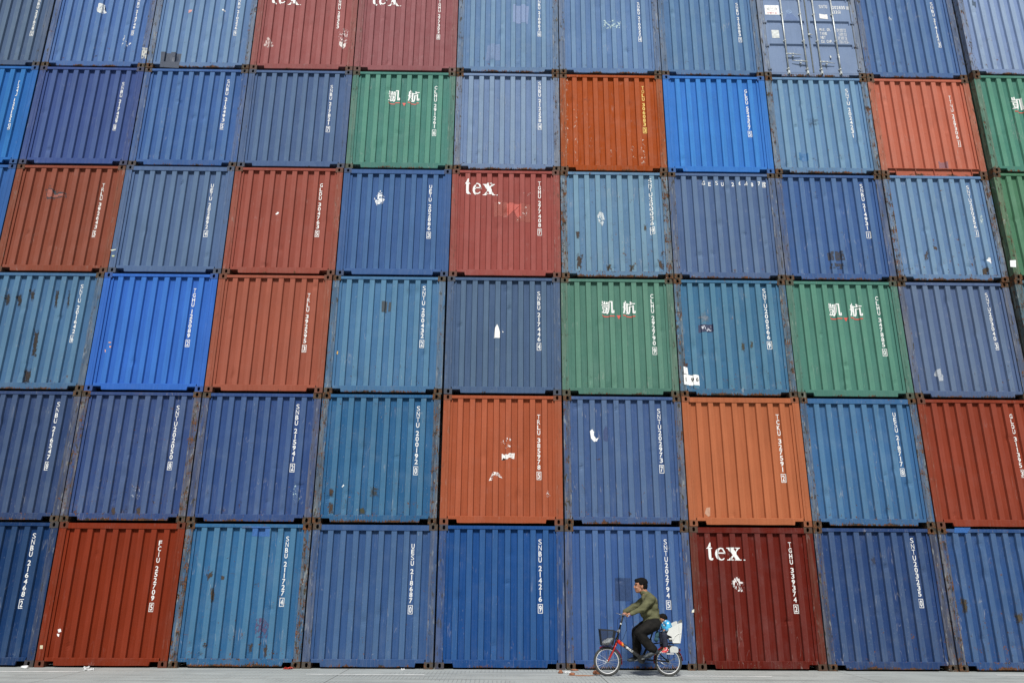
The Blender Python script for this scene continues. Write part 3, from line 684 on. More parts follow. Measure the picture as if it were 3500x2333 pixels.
# ------------------------------------------------------------------ the stack
# paint (r,g,b displayed colour) , age 0..1, what singles it out
def lin(c): return tuple(((v/255)/12.92 if v <= 10 else (((v/255)+.055)/1.055)**2.4) for v in c)
ALB = 0.70
CONT = {
 (1,0):((41,65,101),.42,'dark navy blue'), (1,1):((127,52,34),.10,'brick red'), (1,2):((71,114,150),.85,'rust spotted teal blue'),
 (1,3):((70,98,138),.55,'medium blue'), (1,4):((49,86,139),.45,'deep blue'), (1,5):((73,96,134),.62,'slate blue'),
 (1,6):((103,44,33),.35,'dark maroon'), (1,7):((62,82,119),.70,'dull dark blue'), (1,8):((68,93,133),.85,'scratched blue'),
 (2,0):((65,82,115),.60,'purplish blue'), (2,1):((72,90,129),.80,'dirty purplish blue'), (2,2):((69,91,134),.62,'purplish blue'),
 (2,3):((67,108,143),.80,'rust spotted teal blue'), (2,4):((167,89,63),.20,'orange red'), (2,5):((82,104,141),.72,'pale slate blue'),
 (2,6):((180,105,72),.05,'light orange'), (2,7):((79,116,153),.75,'dented sky blue'), (2,8):((138,66,50),.22,'brick red'),
 (3,0):((83,116,146),.62,'soot stained teal blue'), (3,1):((62,112,193),.04,'bright blue'), (3,2):((157,90,73),.18,'faded red'),
 (3,3):((88,127,160),.62,'light teal blue'), (3,4):((85,105,132),.22,'grey blue'), (3,5):((98,136,120),.50,'green'),
 (3,6):((83,122,149),.78,'scuffed medium blue'), (3,7):((93,138,122),.42,'green'), (3,8):((96,113,142),.62,'faded violet blue'),
 (3,9):((91,122,137),.8,'teal blue'),
 (4,-1):((57,105,174),.05,'bright blue'), (4,0):((136,80,66),.30,'brownish red'), (4,1):((92,114,146),.20,'smooth blue'),
 (4,2):((152,86,75),.30,'coral red'), (4,3):((76,106,150),.12,'clean blue'), (4,4):((156,87,81),.28,'rose red'),
 (4,5):((112,144,169),.85,'rust spotted pale blue'), (4,6):((94,115,148),.62,'dusty blue'), (4,7):((80,107,151),.62,'medium blue'),
 (4,8):((110,139,170),.82,'scraped pale blue'), (4,9):((90,132,105),.7,'green'),
 (5,-1):((57,111,176),.08,'bright blue'), (5,0):((74,92,139),.25,'grey blue'), (5,1):((80,111,160),.50,'light blue'),
 (5,2):((90,111,144),.25,'periwinkle blue'), (5,3):((97,143,129),.50,'green'), (5,4):((127,148,178),.70,'pale lilac blue'),
 (5,5):((168,85,50),.50,'rusty orange'), (5,6):((70,129,203),.03,'bright cobalt blue'), (5,7):((113,147,178),.75,'pale sky blue'),
 (5,8):((189,110,90),.50,'salmon pink'), (5,9):((97,143,125),.65,'green'),
 (6,-1):((90,108,133),.4,'grey blue'), (6,0):((92,121,168),.62,'light blue'), (6,1):((112,140,175),.65,'pale sky blue'),
 (6,2):((155,97,95),.35,'dusty rose red'), (6,3):((150,99,101),.30,'dusty rose red'), (6,4):((118,146,178),.62,'very pale blue'),
 (6,5):((112,140,177),.60,'very pale blue'), (6,6):((100,132,167),.62,'light periwinkle blue'), (6,7):((141,156,179),.6,'grey blue'),
 (6,8):((92,119,159),.62,'medium blue'), (6,9):((138,158,190),.7,'pale grey blue'),
}
ROWN = {1:'bottom row on the ground', 2:'second row up', 3:'third row up', 4:'fourth row up', 5:'fifth row up', 6:'top row'}
SPECIAL = {
 (1,8): 'scratched blue shipping container without visible number, bottom row, at the right photo edge',
 (3,9): 'teal blue shipping container sliver at right photo edge, third row up',
 (4,-1): 'bright blue shipping container sliver at left photo edge, fourth row up, number out of view',
 (4,9): 'green shipping container at right photo edge with square white sticker near its lower post',
 (5,9): 'green shipping container cut by right photo edge, white characters half visible, fifth row up',
 (6,9): 'pale grey blue shipping container without visible number, top right corner of photo',
 (6,7): 'grey blue shipping container turned door end out, four silver lock bars, top row',
 (4,6): 'dusty blue shipping container with number 264877 written horizontally, fourth row up',
}
THICK = {(1,1),(1,3),(1,6),(2,6),(2,7),(4,3),(4,1)}
NUM = {(r, c): t.replace('|', ' ').lstrip('ABCDEFGHIJKLMNOPQRSTUVWXYZ ') for r, c, t, *_ in CODES}
GROUP = 'shipping containers stacked six high in a wall'

def door_end(root, colr):
    def part(nm, bm, mat=M_PANEL, col=colr, par=root, **k): return obj(nm, bm, mat, par, col, **k)
    for x0, x1 in ((-1.052, -.040), (-.004, 1.052)):
        bm = bmesh.new()
        zs = [(.118, .02)]
        for zg in (.86, 1.535, 2.215):
            zs += [(zg-.05, .02), (zg-.02, .056), (zg+.045, .056), (zg+.075, .02)]
        zs += [(2.535, .02)]
        inner = (x0+.055, x1-.055)
        for a, b, flat in ((x0, inner[0], True), (inner[0], inner[1], False), (inner[1], x1, True)):
            P0 = [bm.verts.new((a, .02 if flat else y, z)) for z, y in zs]; P1 = [bm.verts.new((b, .02 if flat else y, z)) for z, y in zs]
            for i in range(len(zs)-1): bm.faces.new((P0[i], P1[i], P1[i+1], P0[i+1]))
        for xx in inner:
            for i in range(0, 3):
                k = 1+i*4
                bm.faces.new([bm.verts.new((xx, y, z)) for z, y in zs[k:k+4]])
        for f in bm.faces: f.normal_update()
        box(bm, x0, x1, .06, .075, .118, 2.535)
        part('door', bm)
    bm = bmesh.new(); box(bm, -.036, -.008, .010, .03, .115, 2.53); part('door_gasket', bm, M_RUBBER, (1,1,1,1))
    bm = bmesh.new(); box(bm, -1.064, -1.052, .012, .03, .115, 2.53); box(bm, 1.052, 1.064, .012, .03, .115, 2.53); part('door_seal', bm, M_RUBBER, (1,1,1,1))
    bars = (-.632, -.182, .152, .604)
    for i, x in enumerate(bars):
        bm = bmesh.new(); tube(bm, [(x, -.022, .06), (x, -.022, 2.53)], .0165, 12)
        bar = part('lock_bar', bm, M_ZINC, (1,1,1,1), smooth=True)
        for z in (.20, 1.0, 1.78, 2.42):
            bm = bmesh.new(); box(bm, x-.036, x+.036, -.008, .018, z-.016, z+.016, .004); tube(bm, [(x, -.022, z-.014), (x, -.022, z+.014)], .024, 10)
            part('bracket', bm, M_ZINC, (1,1,1,1), bar)
        for z, s in ((.09, 1), (2.45, -1)):
            bm = bmesh.new(); box(bm, x-.024, x+.024, -.045, .004, z-.03, z+.05, .006); box(bm, x-.035, x-.018, -.03, .006, z-.05, z+.0, .003); box(bm, x+.012, x+.03, -.035, .006, z-.045, z+.01, .003)
            part('cam', bm, M_ZINC, (1,1,1,1), bar)
        hd = {0: ((x, .598), (x+.34, .590)), 1: ((x, .386), (x-.34, .420)), 2: ((x, .388), (x+.335, .358)), 3: ((x-.006, .590), (x+.002, .270))}[i]
        (xa, za), (xb, zb) = hd
        bm = bmesh.new()
        tube(bm, [(xa, -.042, za), ((xa*2+xb)/3, -.046, (za*2+zb)/3+.002), ((xa+2*xb)/3, -.036, (za+2*zb)/3), (xb, -.026, zb)], [.018, .015, .011, .007], 8, sq=1)
        ball(bm, (xa, -.036, za), (.026, .02, .022), u=10, v=8)
        part('handle', bm, M_ZINC, (1,1,1,1), bar, smooth=True)
        if i < 3:
            mx, mz = xa*.58+xb*.42, za*.58+zb*.42
            bm = bmesh.new(); box(bm, mx-.02, mx+.02, -.03, .018, mz-.055, mz-.015, .006); tube(bm, [(mx, -.06, mz+.02), (mx, -.06, mz-.02)], .008, 8); ball(bm, (mx, -.035, mz-.05), (.018, .014, .016), u=10, v=8)
            part('handle_catch', bm, M_ZINC, (1,1,1,1))
    bm = bmesh.new(); box(bm, .405, .437, -.008, .018, .535, .60, .006); ball(bm, (.421, -.01, .535), (.02, .014, .02), u=10, v=8)
    part('handle_catch', bm, M_ZINC, (1,1,1,1))
    for s in (-1, 1):
        for z in (.20, .86, 1.54, 2.25):
            bm = bmesh.new(); xa, xb = sorted((s*1.02, s*1.115)); box(bm, xa, xb, -.010, .012, z-.022, z+.022, .005); tube(bm, [(s*1.09, -.008, z-.04), (s*1.09, -.008, z+.04)], .014, 8)
            part('hinge', bm, M_POST)
    bm = bmesh.new(); box(bm, -.05, .01, -.02, .018, 1.165, 1.215, .006); tube(bm, [(-.02, -.02, 1.19), (.05, -.02, 1.17)], .008, 8); part('door_stop', bm, M_ZINC, (1,1,1,1))
    # signs and lettering
    bm = bmesh.new(); box(bm, -1.02, -.672, .015, .0175, 1.775, 2.055); pl = part('company_plate', bm, M_DECAL, (.78,.79,.80,1))
    bm = bmesh.new()
    N = 28
    for k in range(N):
        a, b = 2*PI*k/N, 2*PI*(k+1)/N
        for R1, R2 in ((.128, .120),):
            flat_poly(bm, [(-.846+R1*math.cos(a), 1.945+.42*R1*math.sin(a)), (-.846+R1*math.cos(b), 1.945+.42*R1*math.sin(b)), (-.846+R2*math.cos(b), 1.945+.42*R2*math.sin(b)), (-.846+R2*math.cos(a), 1.945+.42*R2*math.sin(a))])
    xx = -.965
    for ch in 'SINOTRANS': put_glyph(bm, ch, xx, xx+.019, 1.93, 1.962); xx += .027
    for v in bm.verts: v.co.y = .0125
    flat_obj('plate_lettering', bm, M_LETTER, pl, (.33,.35,.38,1))
    bm = bmesh.new(); xx = -.97
    for ch in '中国外运': put_glyph(bm, ch, xx, xx+.048, 1.80, 1.85); xx += .062
    for v in bm.verts: v.co.y = .0125
    flat_obj('plate_lettering', bm, M_LETTER, pl, (.55,.14,.14,1))
    bm = bmesh.new(); box(bm, -.919, -.738, .015, .0175, 1.094, 1.327, .001); part('data_plate', bm, M_ZINC, (1,1,1,1))
    def text(s, x0, z0, h, w, gap=1.28, par=root):
        bm = bmesh.new(); x = x0
        for ch in s:
            if ch == ' ': x += w*.8; continue
            ww = w*(.3 if ch in '1I.,' else 1)
            hh = h*(.18 if ch in '.,' else 1)
            put_glyph(bm, ch, x, x+ww, z0, z0+hh, .02); x += ww+w*(gap-1)
        return bm, x
    full = bmesh.new()
    def addt(*a, **k):
        b, x = text(*a, **k)
        me = bpy.data.meshes.new('t'); b.to_mesh(me); b.free(); full.from_mesh(me); bpy.data.meshes.remove(me)
        return x
    addt('SNTU', .318, 1.985, .098, .042)
    addt('202835', .645, 1.965, .098, .042)
    frame_rect(full, .985, 1.045, 1.955, 2.055, .007); put_glyph(full, '0', 1.0, 1.03, 1.972, 2.038)
    addt('22G1', .655, 1.835, .092, .042)
    for i, s in enumerate(('MAX. GR.', 'TARE', 'NET', 'CU. CAP.')):
        addt(s, .255, 1.315-i*.114, .082, .034)
    for i, (a, b) in enumerate((('30,480 KG', '67,200 LB'), ('2,200 KG', '4,850 LB'), ('28,280 KG', '62,350 LB'), ('33.1 CU.M', '1,170 CU.FT'))):
        for j, s in enumerate((a, b)):
            addt(s, .672+(.03 if i in (1, 3) else 0), 1.352-i*.114-j*.05, .038, .022)
    for v in full.verts: v.co.y = .0155
    bmesh.ops.triangulate(full, faces=full.faces)
    for f in full.faces:
        f.normal_update()
        if f.normal.y > 0: f.normal_flip()
    flat_obj('painted_data', full, M_LETTER, root, WHITE)
    bm = bmesh.new(); flat_poly(bm, [(.30,1.69),(.50,1.665),(.496,1.81),(.42,1.80),(.30,1.825)]);
    for v in bm.verts: v.co.y = .0155
    flat_obj('torn_sticker', bm, M_TORN, root, (.8,.8,.8,1.1))
    bm = bmesh.new()
    for k in range(24):
        a, b = 2*PI*k/24, 2*PI*(k+1)/24
        flat_poly(bm, [(-.433+.062*math.cos(a), 1.87+.055*math.sin(a)), (-.433+.062*math.cos(b), 1.87+.055*math.sin(b)), (-.433+.05*math.cos(b), 1.87+.043*math.sin(b)), (-.433+.05*math.cos(a), 1.87+.043*math.sin(a))])
    for s in ((-.47,1.86,-.41,1.875),(-.445,1.84,-.40,1.852),(-.46,1.885,-.42,1.897)): flat_poly(bm, [(s[0],s[1]),(s[2],s[1]),(s[2],s[3]),(s[0],s[3])])
    for v in bm.verts: v.co.y = .0155
    flat_obj('inspection_sticker', bm, M_LETTER, root, (.25,.38,.62,1))
    bm = bmesh.new(); flat_poly(bm, [(-.57,1.63),(-.24,1.62),(-.25,1.68),(-.37,1.83),(-.48,1.84)])
    for v in bm.verts: v.co.y = .0165
    flat_obj('paint_patch', bm, M_DECAL, root, (.13,.22,.46,.5))

def tex_logo(bm, x0, x1, z0, z1):
    """serif lettering  t e x .   drawn as polygons in a 0..100 box"""
    def P(pts): flat_poly(bm, [(x0+(x1-x0)*a/100, z0+(z1-z0)*b/100) for a, b in pts])
    # t
    P([(12,100),(15,100),(15,76),(10,76)]); P([(10,92),(12,100),(10,76),(3,66),(1,66),(6,74)])
    P([(1,66),(20,66),(20,72),(6,74)]); P([(7,66),(15,66),(15,20),(7,22)]); P([(7,22),(15,20),(17,11),(20,14),(22,10),(20,2),(13,0),(8,6)])
    # e
    N = 20; c = (42, 36)
    prev = None
    for k in range(N+1):
        a = math.radians(8 + (320-8)*k/N)
        t = .62 if 100 < math.degrees(a) < 260 else .78
        o = (c[0]+14.5*math.cos(a), c[1]+36*math.sin(a)); i = (c[0]+14.5*t*math.cos(a)+(1.5 if t < .7 else 0), c[1]+36*.82*math.sin(a)*(1 if t < .7 else .98))
        if math.degrees(a) < 60: i = (c[0]+8*math.cos(a), i[1])
        if prev: P([prev[0], o, i, prev[1]])
        prev = (o, i)
    P([(34,38),(56,38),(56,45),(34,45)])
    # x
    P([(63,68),(77,68),(96,6),(82,6)]); P([(90,68),(95,68),(70,6),(64,6)])
    P([(60,68),(80,68),(80,73),(60,73)]); P([(83,68),(98,68),(98,73),(83,73)])
    P([(60,1),(76,1),(76,6),(60,6)]); P([(79,1),(100,1),(100,6),(79,6)])
    P([(104,0),(108,0),(108,6),(104,6)])
def kai_logo(root, ds, half=False):
    bm = bmesh.new()
    off = .02
    if half:
        for q in (-.006, .006): put_glyph(bm, '凱', -.42+q, -.14+q, 1.66, 1.99, 0, 'k')
    else:
        for q in (-.006, .006): put_glyph(bm, '凱', -.335+q, -.075+q, 1.79, 2.08, 0, 'k'); put_glyph(bm, '航', .115+q, .375+q, 1.79, 2.08, 0, 'k')
    lay_on(bm, ds); flat_obj('white_characters', bm, M_LETTER, root, WHITE)
    bm = bmesh.new()
    if half: flat_poly(bm, [(-.40,1.60),(-.10,1.58),(-.10,1.60),(-.40,1.62)])
    else:
        flat_poly(bm, [(-.33,1.735),(-.25,1.722),(-.06,1.722),(-.06,1.742),(-.25,1.742),(-.33,1.755)])
        flat_poly(bm, [(.11,1.742),(.25,1.722),(.37,1.722),(.37,1.742),(.25,1.742),(.11,1.762)])
        flat_poly(bm, [(-.02,1.765),(.025,1.68),(.07,1.765)])
    lay_on(bm, ds); flat_obj('red_underline', bm, M_LETTER, root, (.62,.07,.05,1))

M_RUBBER = simple('door_rubber', (.10, .115, .12), .8, var=.3)
M_ZINC = simple('galvanised_steel', (.46, .49, .49), .42, .35, var=.22, sc=18)

ORDINAL = 'first'
used = {}
for (r, c), (xc, pr) in sorted(POS.items()):
    disp, age, tone = CONT[(r, c)]
    if (r, c) in SPECIAL: label = SPECIAL[(r, c)]
    else: label = '%s shipping container numbered %s in white, %s' % (tone, NUM[(r, c)], ROWN[r])
    if (r, c) == (5, 5): label = 'rusty orange shipping container numbered 306083 3 in yellow, fifth row up'
    if (r, c) in ((1, 6), (4, 4), (6, 2), (6, 3)): label = '%s shipping container with large white serif lettering, numbered %s, %s' % (tone, NUM[(r, c)], ROWN[r].split(' on')[0])
    if (r, c) in ((3, 5), (3, 7), (5, 3)): label = 'green shipping container with two white characters, numbered %s' % NUM[(r, c)]
    root = thing('shipping_container', label, 'shipping container', (xc, -pr, (r-1)*CH), GROUP)
    rnd = random.Random(r*100+c+7)
    col = ALBEDO[(r, c)]
    colr = (*col, age)
    ds = []
    if (r, c) != (6, 7):
        nd = int(1 + age*13)
        for _ in range(nd):
            k = rnd.randrange(8); onrib = rnd.random() < .75
            ds.append((RIBX[k] + (rnd.choice((-.05, .05, 0)) if onrib else .12), .2+2.2*rnd.random()**1.6, (rnd.uniform(.008, .026) if onrib else rnd.uniform(-.012, .014)), rnd.uniform(.03, .07), rnd.uniform(.04, .14)))
        link('end_wall', end_panel(ds, seed=r*17+c*3.1), None, root, colr)
    else:
        door_end(root, colr)
    for me in POSTS:
        o = link('corner_post', me, None, root, colr)
    for me in CASTS: link('corner_casting', me, None, root, (*[v*.8 for v in col], min(1, age+.1)))
    dk = tuple(v*(.92 if age > .3 else 1) for v in col)
    link('bottom_rail', RAILS['door' if (r, c) == (6, 7) else 'webbed' if (r, c) == (5, 8) else 'plain'], None, root, (*dk, age))
    link('top_rail', TOPS['thick' if (r, c) in THICK else 'thin'], None, root, colr)
    for me in SIDES: link('side_wall', me, None, root, colr)
    link('floor', FLOOR, None, root, colr); link('roof', ROOF, None, root, colr)
    used[(r, c)] = (root, ds)
for r, c, text, xc, zt, zb in CODES:
    root, ds = used[(r, c)]
    bm = bmesh.new(); code_mesh(bm, text, xc, zt, zb); lay_on(bm, ds)
    flat_obj('painted_number', bm, M_LETTER, root, (.72,.55,.12,1) if (r, c) == (5, 5) else WHITE)
root, ds = used[(4, 6)]
bm = bmesh.new(); x = -.436; gap = .145
for i, ch in enumerate('GESU 264877'):
    if ch != ' ': put_glyph(bm, ch, x, x+.055, 2.28, 2.38, .025)
    x += gap if ch != ' ' else .09
frame_rect(bm, .93, 1.0, 2.262, 2.395, .011); put_glyph(bm, '0', .948, .982, 2.285, 2.372, BOLD)
x = 0
lay_on(bm, ds); flat_obj('painted_number', bm, M_LETTER, root, WHITE)
for (r, c), b in {(1,6):(-.905,-.21,1.955,2.285), (4,4):(-.935,-.235,1.975,2.365), (6,3):(-.912,-.23,1.91,2.30), (6,2):(-.925,-.23,1.895,2.29)}.items():
    root, ds = used[(r, c)]
    bm = bmesh.new(); tex_logo(bm, *b); lay_on(bm, ds); flat_obj('white_lettering', bm, M_LETTER, root, WHITE)
for k in ((3, 5), (3, 7), (5, 3)): kai_logo(*used[k])
kai_logo(*used[(5, 9)], half=True)
root, ds = used[(3, 6)]
bm = bmesh.new(); flat_poly(bm, [(-1.112,.250),(-.782,.236),(-.785,.448),(-.86,.462),(-.93,.455),(-1.0,.47),(-1.112,.462)]); flat_poly(bm, [(-1.104,.48),(-1.01,.471),(-1.02,.62),(-1.108,.632)])
lay_on(bm, ds); pg = flat_obj('paper_notice', bm, M_DECAL, root, (.82,.83,.82,1.3))
bm = bmesh.new()
for ch, a, b in (('1', -1.078, -1.055), ('9', -.955, -.90), ('6', -.865, -.81)): put_glyph(bm, ch, a, b, .315, .405, .0)
lay_on(bm, ds, .006); flat_obj('notice_digits', bm, M_LETTER, pg, (.03,.03,.03,1))
KN = {'torn': ('torn_sticker', M_TORN), 'patch': ('paint_patch', M_DECAL), 'smudge': ('grime_stain', M_SMUDGE)}
for r, c, kind, col, al, pts in DECALS:
    root, ds = used[(r, c)]
    nm, mt = KN[kind]
    bm = bmesh.new()
    if kind == 'smudge':
        cx = sum(p[0] for p in pts)/len(pts); cz = sum(p[1] for p in pts)/len(pts)
        lay = bm.verts.layers.float.new('soft')
        e = 1.35; n = len(pts); K = 5
        ctr = bm.verts.new((cx, 0, cz)); ctr[lay] = 1.15
        rings = []
        dense = []
        for i in range(n):
            for q in range(4):
                a, b = pts[i], pts[(i+1) % n]; f = q/4
                dense.append((a[0]+(b[0]-a[0])*f, a[1]+(b[1]-a[1])*f))
        for j in range(1, K+1):
            f = e*j/K; rg = []
            for p in dense:
                d = math.hypot(p[0]-cx, p[1]-cz); rad = sum(math.hypot(q[0]-cx, q[1]-cz) for q in dense)/len(dense)
                v = bm.verts.new((cx+(p[0]-cx)*f, 0, cz+(p[1]-cz)*f)); v[lay] = 1.15*(1-j/K)**.7 if j < K else 0; rg.append(v)
            rings.append(rg)
        m = len(dense)
        for i in range(m): bm.faces.new((ctr, rings[0][i], rings[0][(i+1) % m]))
        for A, B in zip(rings, rings[1:]):
            for i in range(m): bm.faces.new((A[i], B[i], B[(i+1) % m], A[(i+1) % m]))
        lay_on(bm, ds, .0022)
    else:
        if flat_poly(bm, pts) is None: bm.free(); continue
        lay_on(bm, ds, .0028 if kind == 'torn' else .0018)
    flat_obj(nm, bm, mt, root, (*col, al))

# ------------------------------------------------------------------ ground
def ground_mat():
    t = NT('yard_concrete')
    P = t.n('ShaderNodeNewGeometry').outputs['Position']
    big = t.noise(P, .35, 5, .6); mid = t.noise(P, 3, 6, .65); fine = t.noise(P, 40, 4, .6)
    c = t.mix(t.ramp(big, .3, .7), (.28, .305, .30), (.345, .37, .362))
    c = t.mix(t.ramp(mid, .48, .68, 0, .55), c, (.22, .235, .23))
    c = t.mix(t.ramp(fine, .3, .7, 0, .3), c, (.42, .44, .435))
    tyre = t.noise(t.scale(P, (.25, 3.2, 1), (3, 1, 0)), 1, 4, .6)
    c = t.mix(t.ramp(tyre, .50, .66, 0, .5), c, (.17, .18, .18))
    # dark specks and scuffs
    sp = t.noise(t.scale(P, (4, 9, 1)), 2.2, 3, .6)
    c = t.mix(t.ramp(sp, .69, .72, 0, .6), c, (.10, .095, .085))
    # raked grooves in bands
    sx = t.n('ShaderNodeSeparateXYZ'); t.link(P, sx.inputs[0])
    gx = t.m('ABSOLUTE', t.m('SUBTRACT', t.m('FRACT', t.m('MULTIPLY', t.m('ADD', sx.outputs[0], t.m('MULTIPLY', mid, .06)), 14)), .5))
    band = t.ramp(t.noise(t.scale(P, (.7, 1.9, 1), (2, 9, 0)), 1, 2, .5), .46, .58)
    gr = t.m('MULTIPLY', t.ramp(gx, .16, .05), band)
    c = t.mix(t.m('MULTIPLY', gr, .5), c, (.15, .16, .16))
    # slab joints
    def joint(axis, period, off):
        f = t.m('ABSOLUTE', t.m('SUBTRACT', t.m('FRACT', t.m('DIVIDE', t.m('ADD', sx.outputs[axis], off), period)), .5))
        return t.ramp(t.m('MULTIPLY', f, period), .012, .005)
    j = t.m('MAXIMUM', joint(0, 4.5, -0.5+2.25), joint(1, 5.0, 1.55+2.5))
    c = t.mix(t.m('MULTIPLY', j, .8), c, (.09, .09, .085))
    h = t.m('SUBTRACT', t.m('ADD', t.m('MULTIPLY', fine, .3), mid), t.m('ADD', gr, t.m('MULTIPLY', j, 2)))
    return t.out(c, .8, h, .3, .01)
M_GROUND = ground_mat()
bm = bmesh.new()
xs = [-400, -60, -20] + [-14+i for i in range(29)] + [20, 60, 400]
ys = [-400, -60, -20] + [-16+i for i in range(24)] + [20, 60, 400]
V = [[bm.verts.new((x, y, 0)) for x in xs] for y in ys]
for j in range(len(ys)-1):
    for i in range(len(xs)-1): bm.faces.new((V[j][i], V[j][i+1], V[j+1][i+1], V[j+1][i]))
g = obj('ground', bm, M_GROUND); g['kind'] = 'structure'
for o in (): pass
t = NT('road_paint')
P = t.n('ShaderNodeNewGeometry').outputs['Position']
M_LINE = t.out(t.mix(t.ramp(t.noise(P, 5, 5, .7), .35, .7), (.74, .75, .74), (.50, .52, .52)), .7, t.noise(P, 30, 3), .1, .003, alpha=t.ramp(t.noise(P, 14, 5, .7), .24, .30))
for i, (a, b, y) in enumerate(((-10.6, -8.53, -.73), (-4.56, -2.53, -.93), (1.42, 3.48, -.93), (7.62, 9.6, -.55))):
    bm = bmesh.new(); n = 12; w = .045
    top = [bm.verts.new((a+(b-a)*k/n, y+w+random.uniform(-.004, .004), .004)) for k in range(n+1)]; bot = [bm.verts.new((a+(b-a)*k/n, y-w+random.uniform(-.004, .004), .004)) for k in range(n+1)]
    for k in range(n): bm.faces.new((bot[k], bot[k+1], top[k+1], top[k]))
    o = obj('painted_line', bm, M_LINE); o['kind'] = 'structure'
t = NT('clay_dust')
L = t.n('ShaderNodeTexCoord').outputs['Object']; P = t.n('ShaderNodeNewGeometry').outputs['Position']
e = t.n('ShaderNodeVectorMath', operation='LENGTH'); t.link(t.scale(L, (3.4, 6.5, 1)), e.inputs[0])
a = t.noise(P, 12, 5, .65)
M_DUST = t.out((.36, .18, .095), .9, a, .2, .004, alpha=t.ramp(t.m('ADD', t.m('SUBTRACT', 1.0, e.outputs['Value']), t.m('MULTIPLY', t.m('SUBTRACT', a, .5), 1.8)), .1, .6, 0, .85))
bm = bmesh.new(); V = [bm.verts.new(p) for p in ((-.32,-.17,0),(.4,-.17,0),(.4,.17,0),(-.32,.17,0))]; bm.faces.new(V)
o = obj('clay_dust', bm, M_DUST); o.location = (.20, -.92, .004); o['kind'] = 'structure'

def litter(name, label, cat, mat, loc, kind, size, seed, group=None):
    rnd = random.Random(seed); bm = bmesh.new()
    if kind == 'sheet':                       # crumpled flat scrap
        n = 7; V = []
        for j in range(n):
            V.append([])
            for i in range(n):
                u, v = i/(n-1)-.5, j/(n-1)-.5
                V[-1].append(bm.verts.new((u*size[0]*(1+.2*rnd.uniform(-1, 1)), v*size[1]*(1+.2*rnd.uniform(-1, 1)), .006+size[2]*abs(mnoise.noise(Vector((u*4+seed, v*4, 0))))*2.0)))
        for j in range(n-1):
            for i in range(n-1): bm.faces.new((V[j][i], V[j][i+1], V[j+1][i+1], V[j+1][i]))
        bmesh.ops.solidify(bm, geom=bm.faces[:], thickness=.002)
        z0 = min(v.co.z for v in bm.verts)
        for v in bm.verts: v.co.z -= z0 - .0005
    elif kind == 'roll':                      # cup lying on its side
        tube(bm, [(-size[0]/2, 0, size[2]*.42), (size[0]/2, 0, size[2]*.5)], [size[2]*.40, size[2]*.5], 14)
        bmesh.ops.translate(bm, verts=bm.verts, vec=(0, 0, -min(v.co.z for v in bm.verts)))
    else:                                     # broken lump
        ball(bm, (0, 0, 0), (1, 1, 1), u=14, v=10)
        for v in bm.verts:
            k = 1 + .35*mnoise.noise(v.co*2.2 + Vector((seed, 0, 0)))
            v.co = Vector((v.co.x*size[0]/2*k, v.co.y*size[1]/2*k, max(v.co.z*k, -.6)*size[2]*.62))
        bmesh.ops.translate(bm, verts=bm.verts, vec=(0, 0, -min(v.co.z for v in bm.verts)))
    o = obj(name, bm, mat, smooth=(kind != 'sheet')); o.location = loc; o.rotation_euler.z = rnd.uniform(-.4, .4)
    o['label'] = label; o['category'] = cat
    if group: o['group'] = group
M_PAPER = simple('scrap_paper', (.78, .79, .80), .7, var=.1)
M_CLAY = simple('fired_clay', (.26, .105, .055), .9, var=.3, bs=.4)
M_REDW = simple('red_wrapper', (.55, .05, .03), .5)
litter('paper_cup', 'white paper cup lying below the dark navy container at far left', 'paper cup', M_PAPER, (-9.75, -.27, 0), 'roll', (.12, .07, .06), 3)
litter('paper_scrap', 'white paper scrap against the foot of the brick red container', 'paper scrap', M_PAPER, (-8.74, -.10, 0), 'sheet', (.10, .07, .035), 4)
litter('paper_scrap', 'larger crumpled white paper scrap beside the end of the painted line', 'paper scrap', M_PAPER, (-8.52, -.42, 0), 'sheet', (.17, .10, .03), 8)
litter('food_wrapper', 'red and white wrapper at the foot of the teal blue container', 'wrapper', M_REDW, (-5.08, -.10, 0), 'sheet', (.16, .10, .04), 5)
litter('paper_scrap', 'tiny white paper scrap below the medium blue container numbered 218687', 'paper scrap', M_PAPER, (-2.99, -.18, 0), 'sheet', (.07, .05, .03), 15)
litter('torn_wrapper', 'small pale torn wrapper with orange underside left of the bicycle', 'wrapper', M_PAPER, (-.05, -.50, 0), 'sheet', (.13, .08, .035), 6)
litter('clay_lump', 'small orange clay lump beside the pale torn wrapper', 'clay lump', M_CLAY, (-.16, -.60, 0), 'lump', (.08, .06, .06), 9)
litter('clay_lump', 'flat orange clay shard against the container corner left of the bicycle', 'clay lump', M_CLAY, (.13, -.13, 0), 'lump', (.14, .05, .03), 12)
litter('clay_lump', 'largest orange clay lump, just left of the bicycle front wheel', 'clay lump', M_CLAY, (.47, -.70, 0), 'lump', (.15, .10, .07), 14)
litter('clay_lump', 'orange clay crumb on the dusty patch left of the bicycle', 'clay lump', M_CLAY, (.02, -.86, 0), 'lump', (.10, .07, .045), 21)

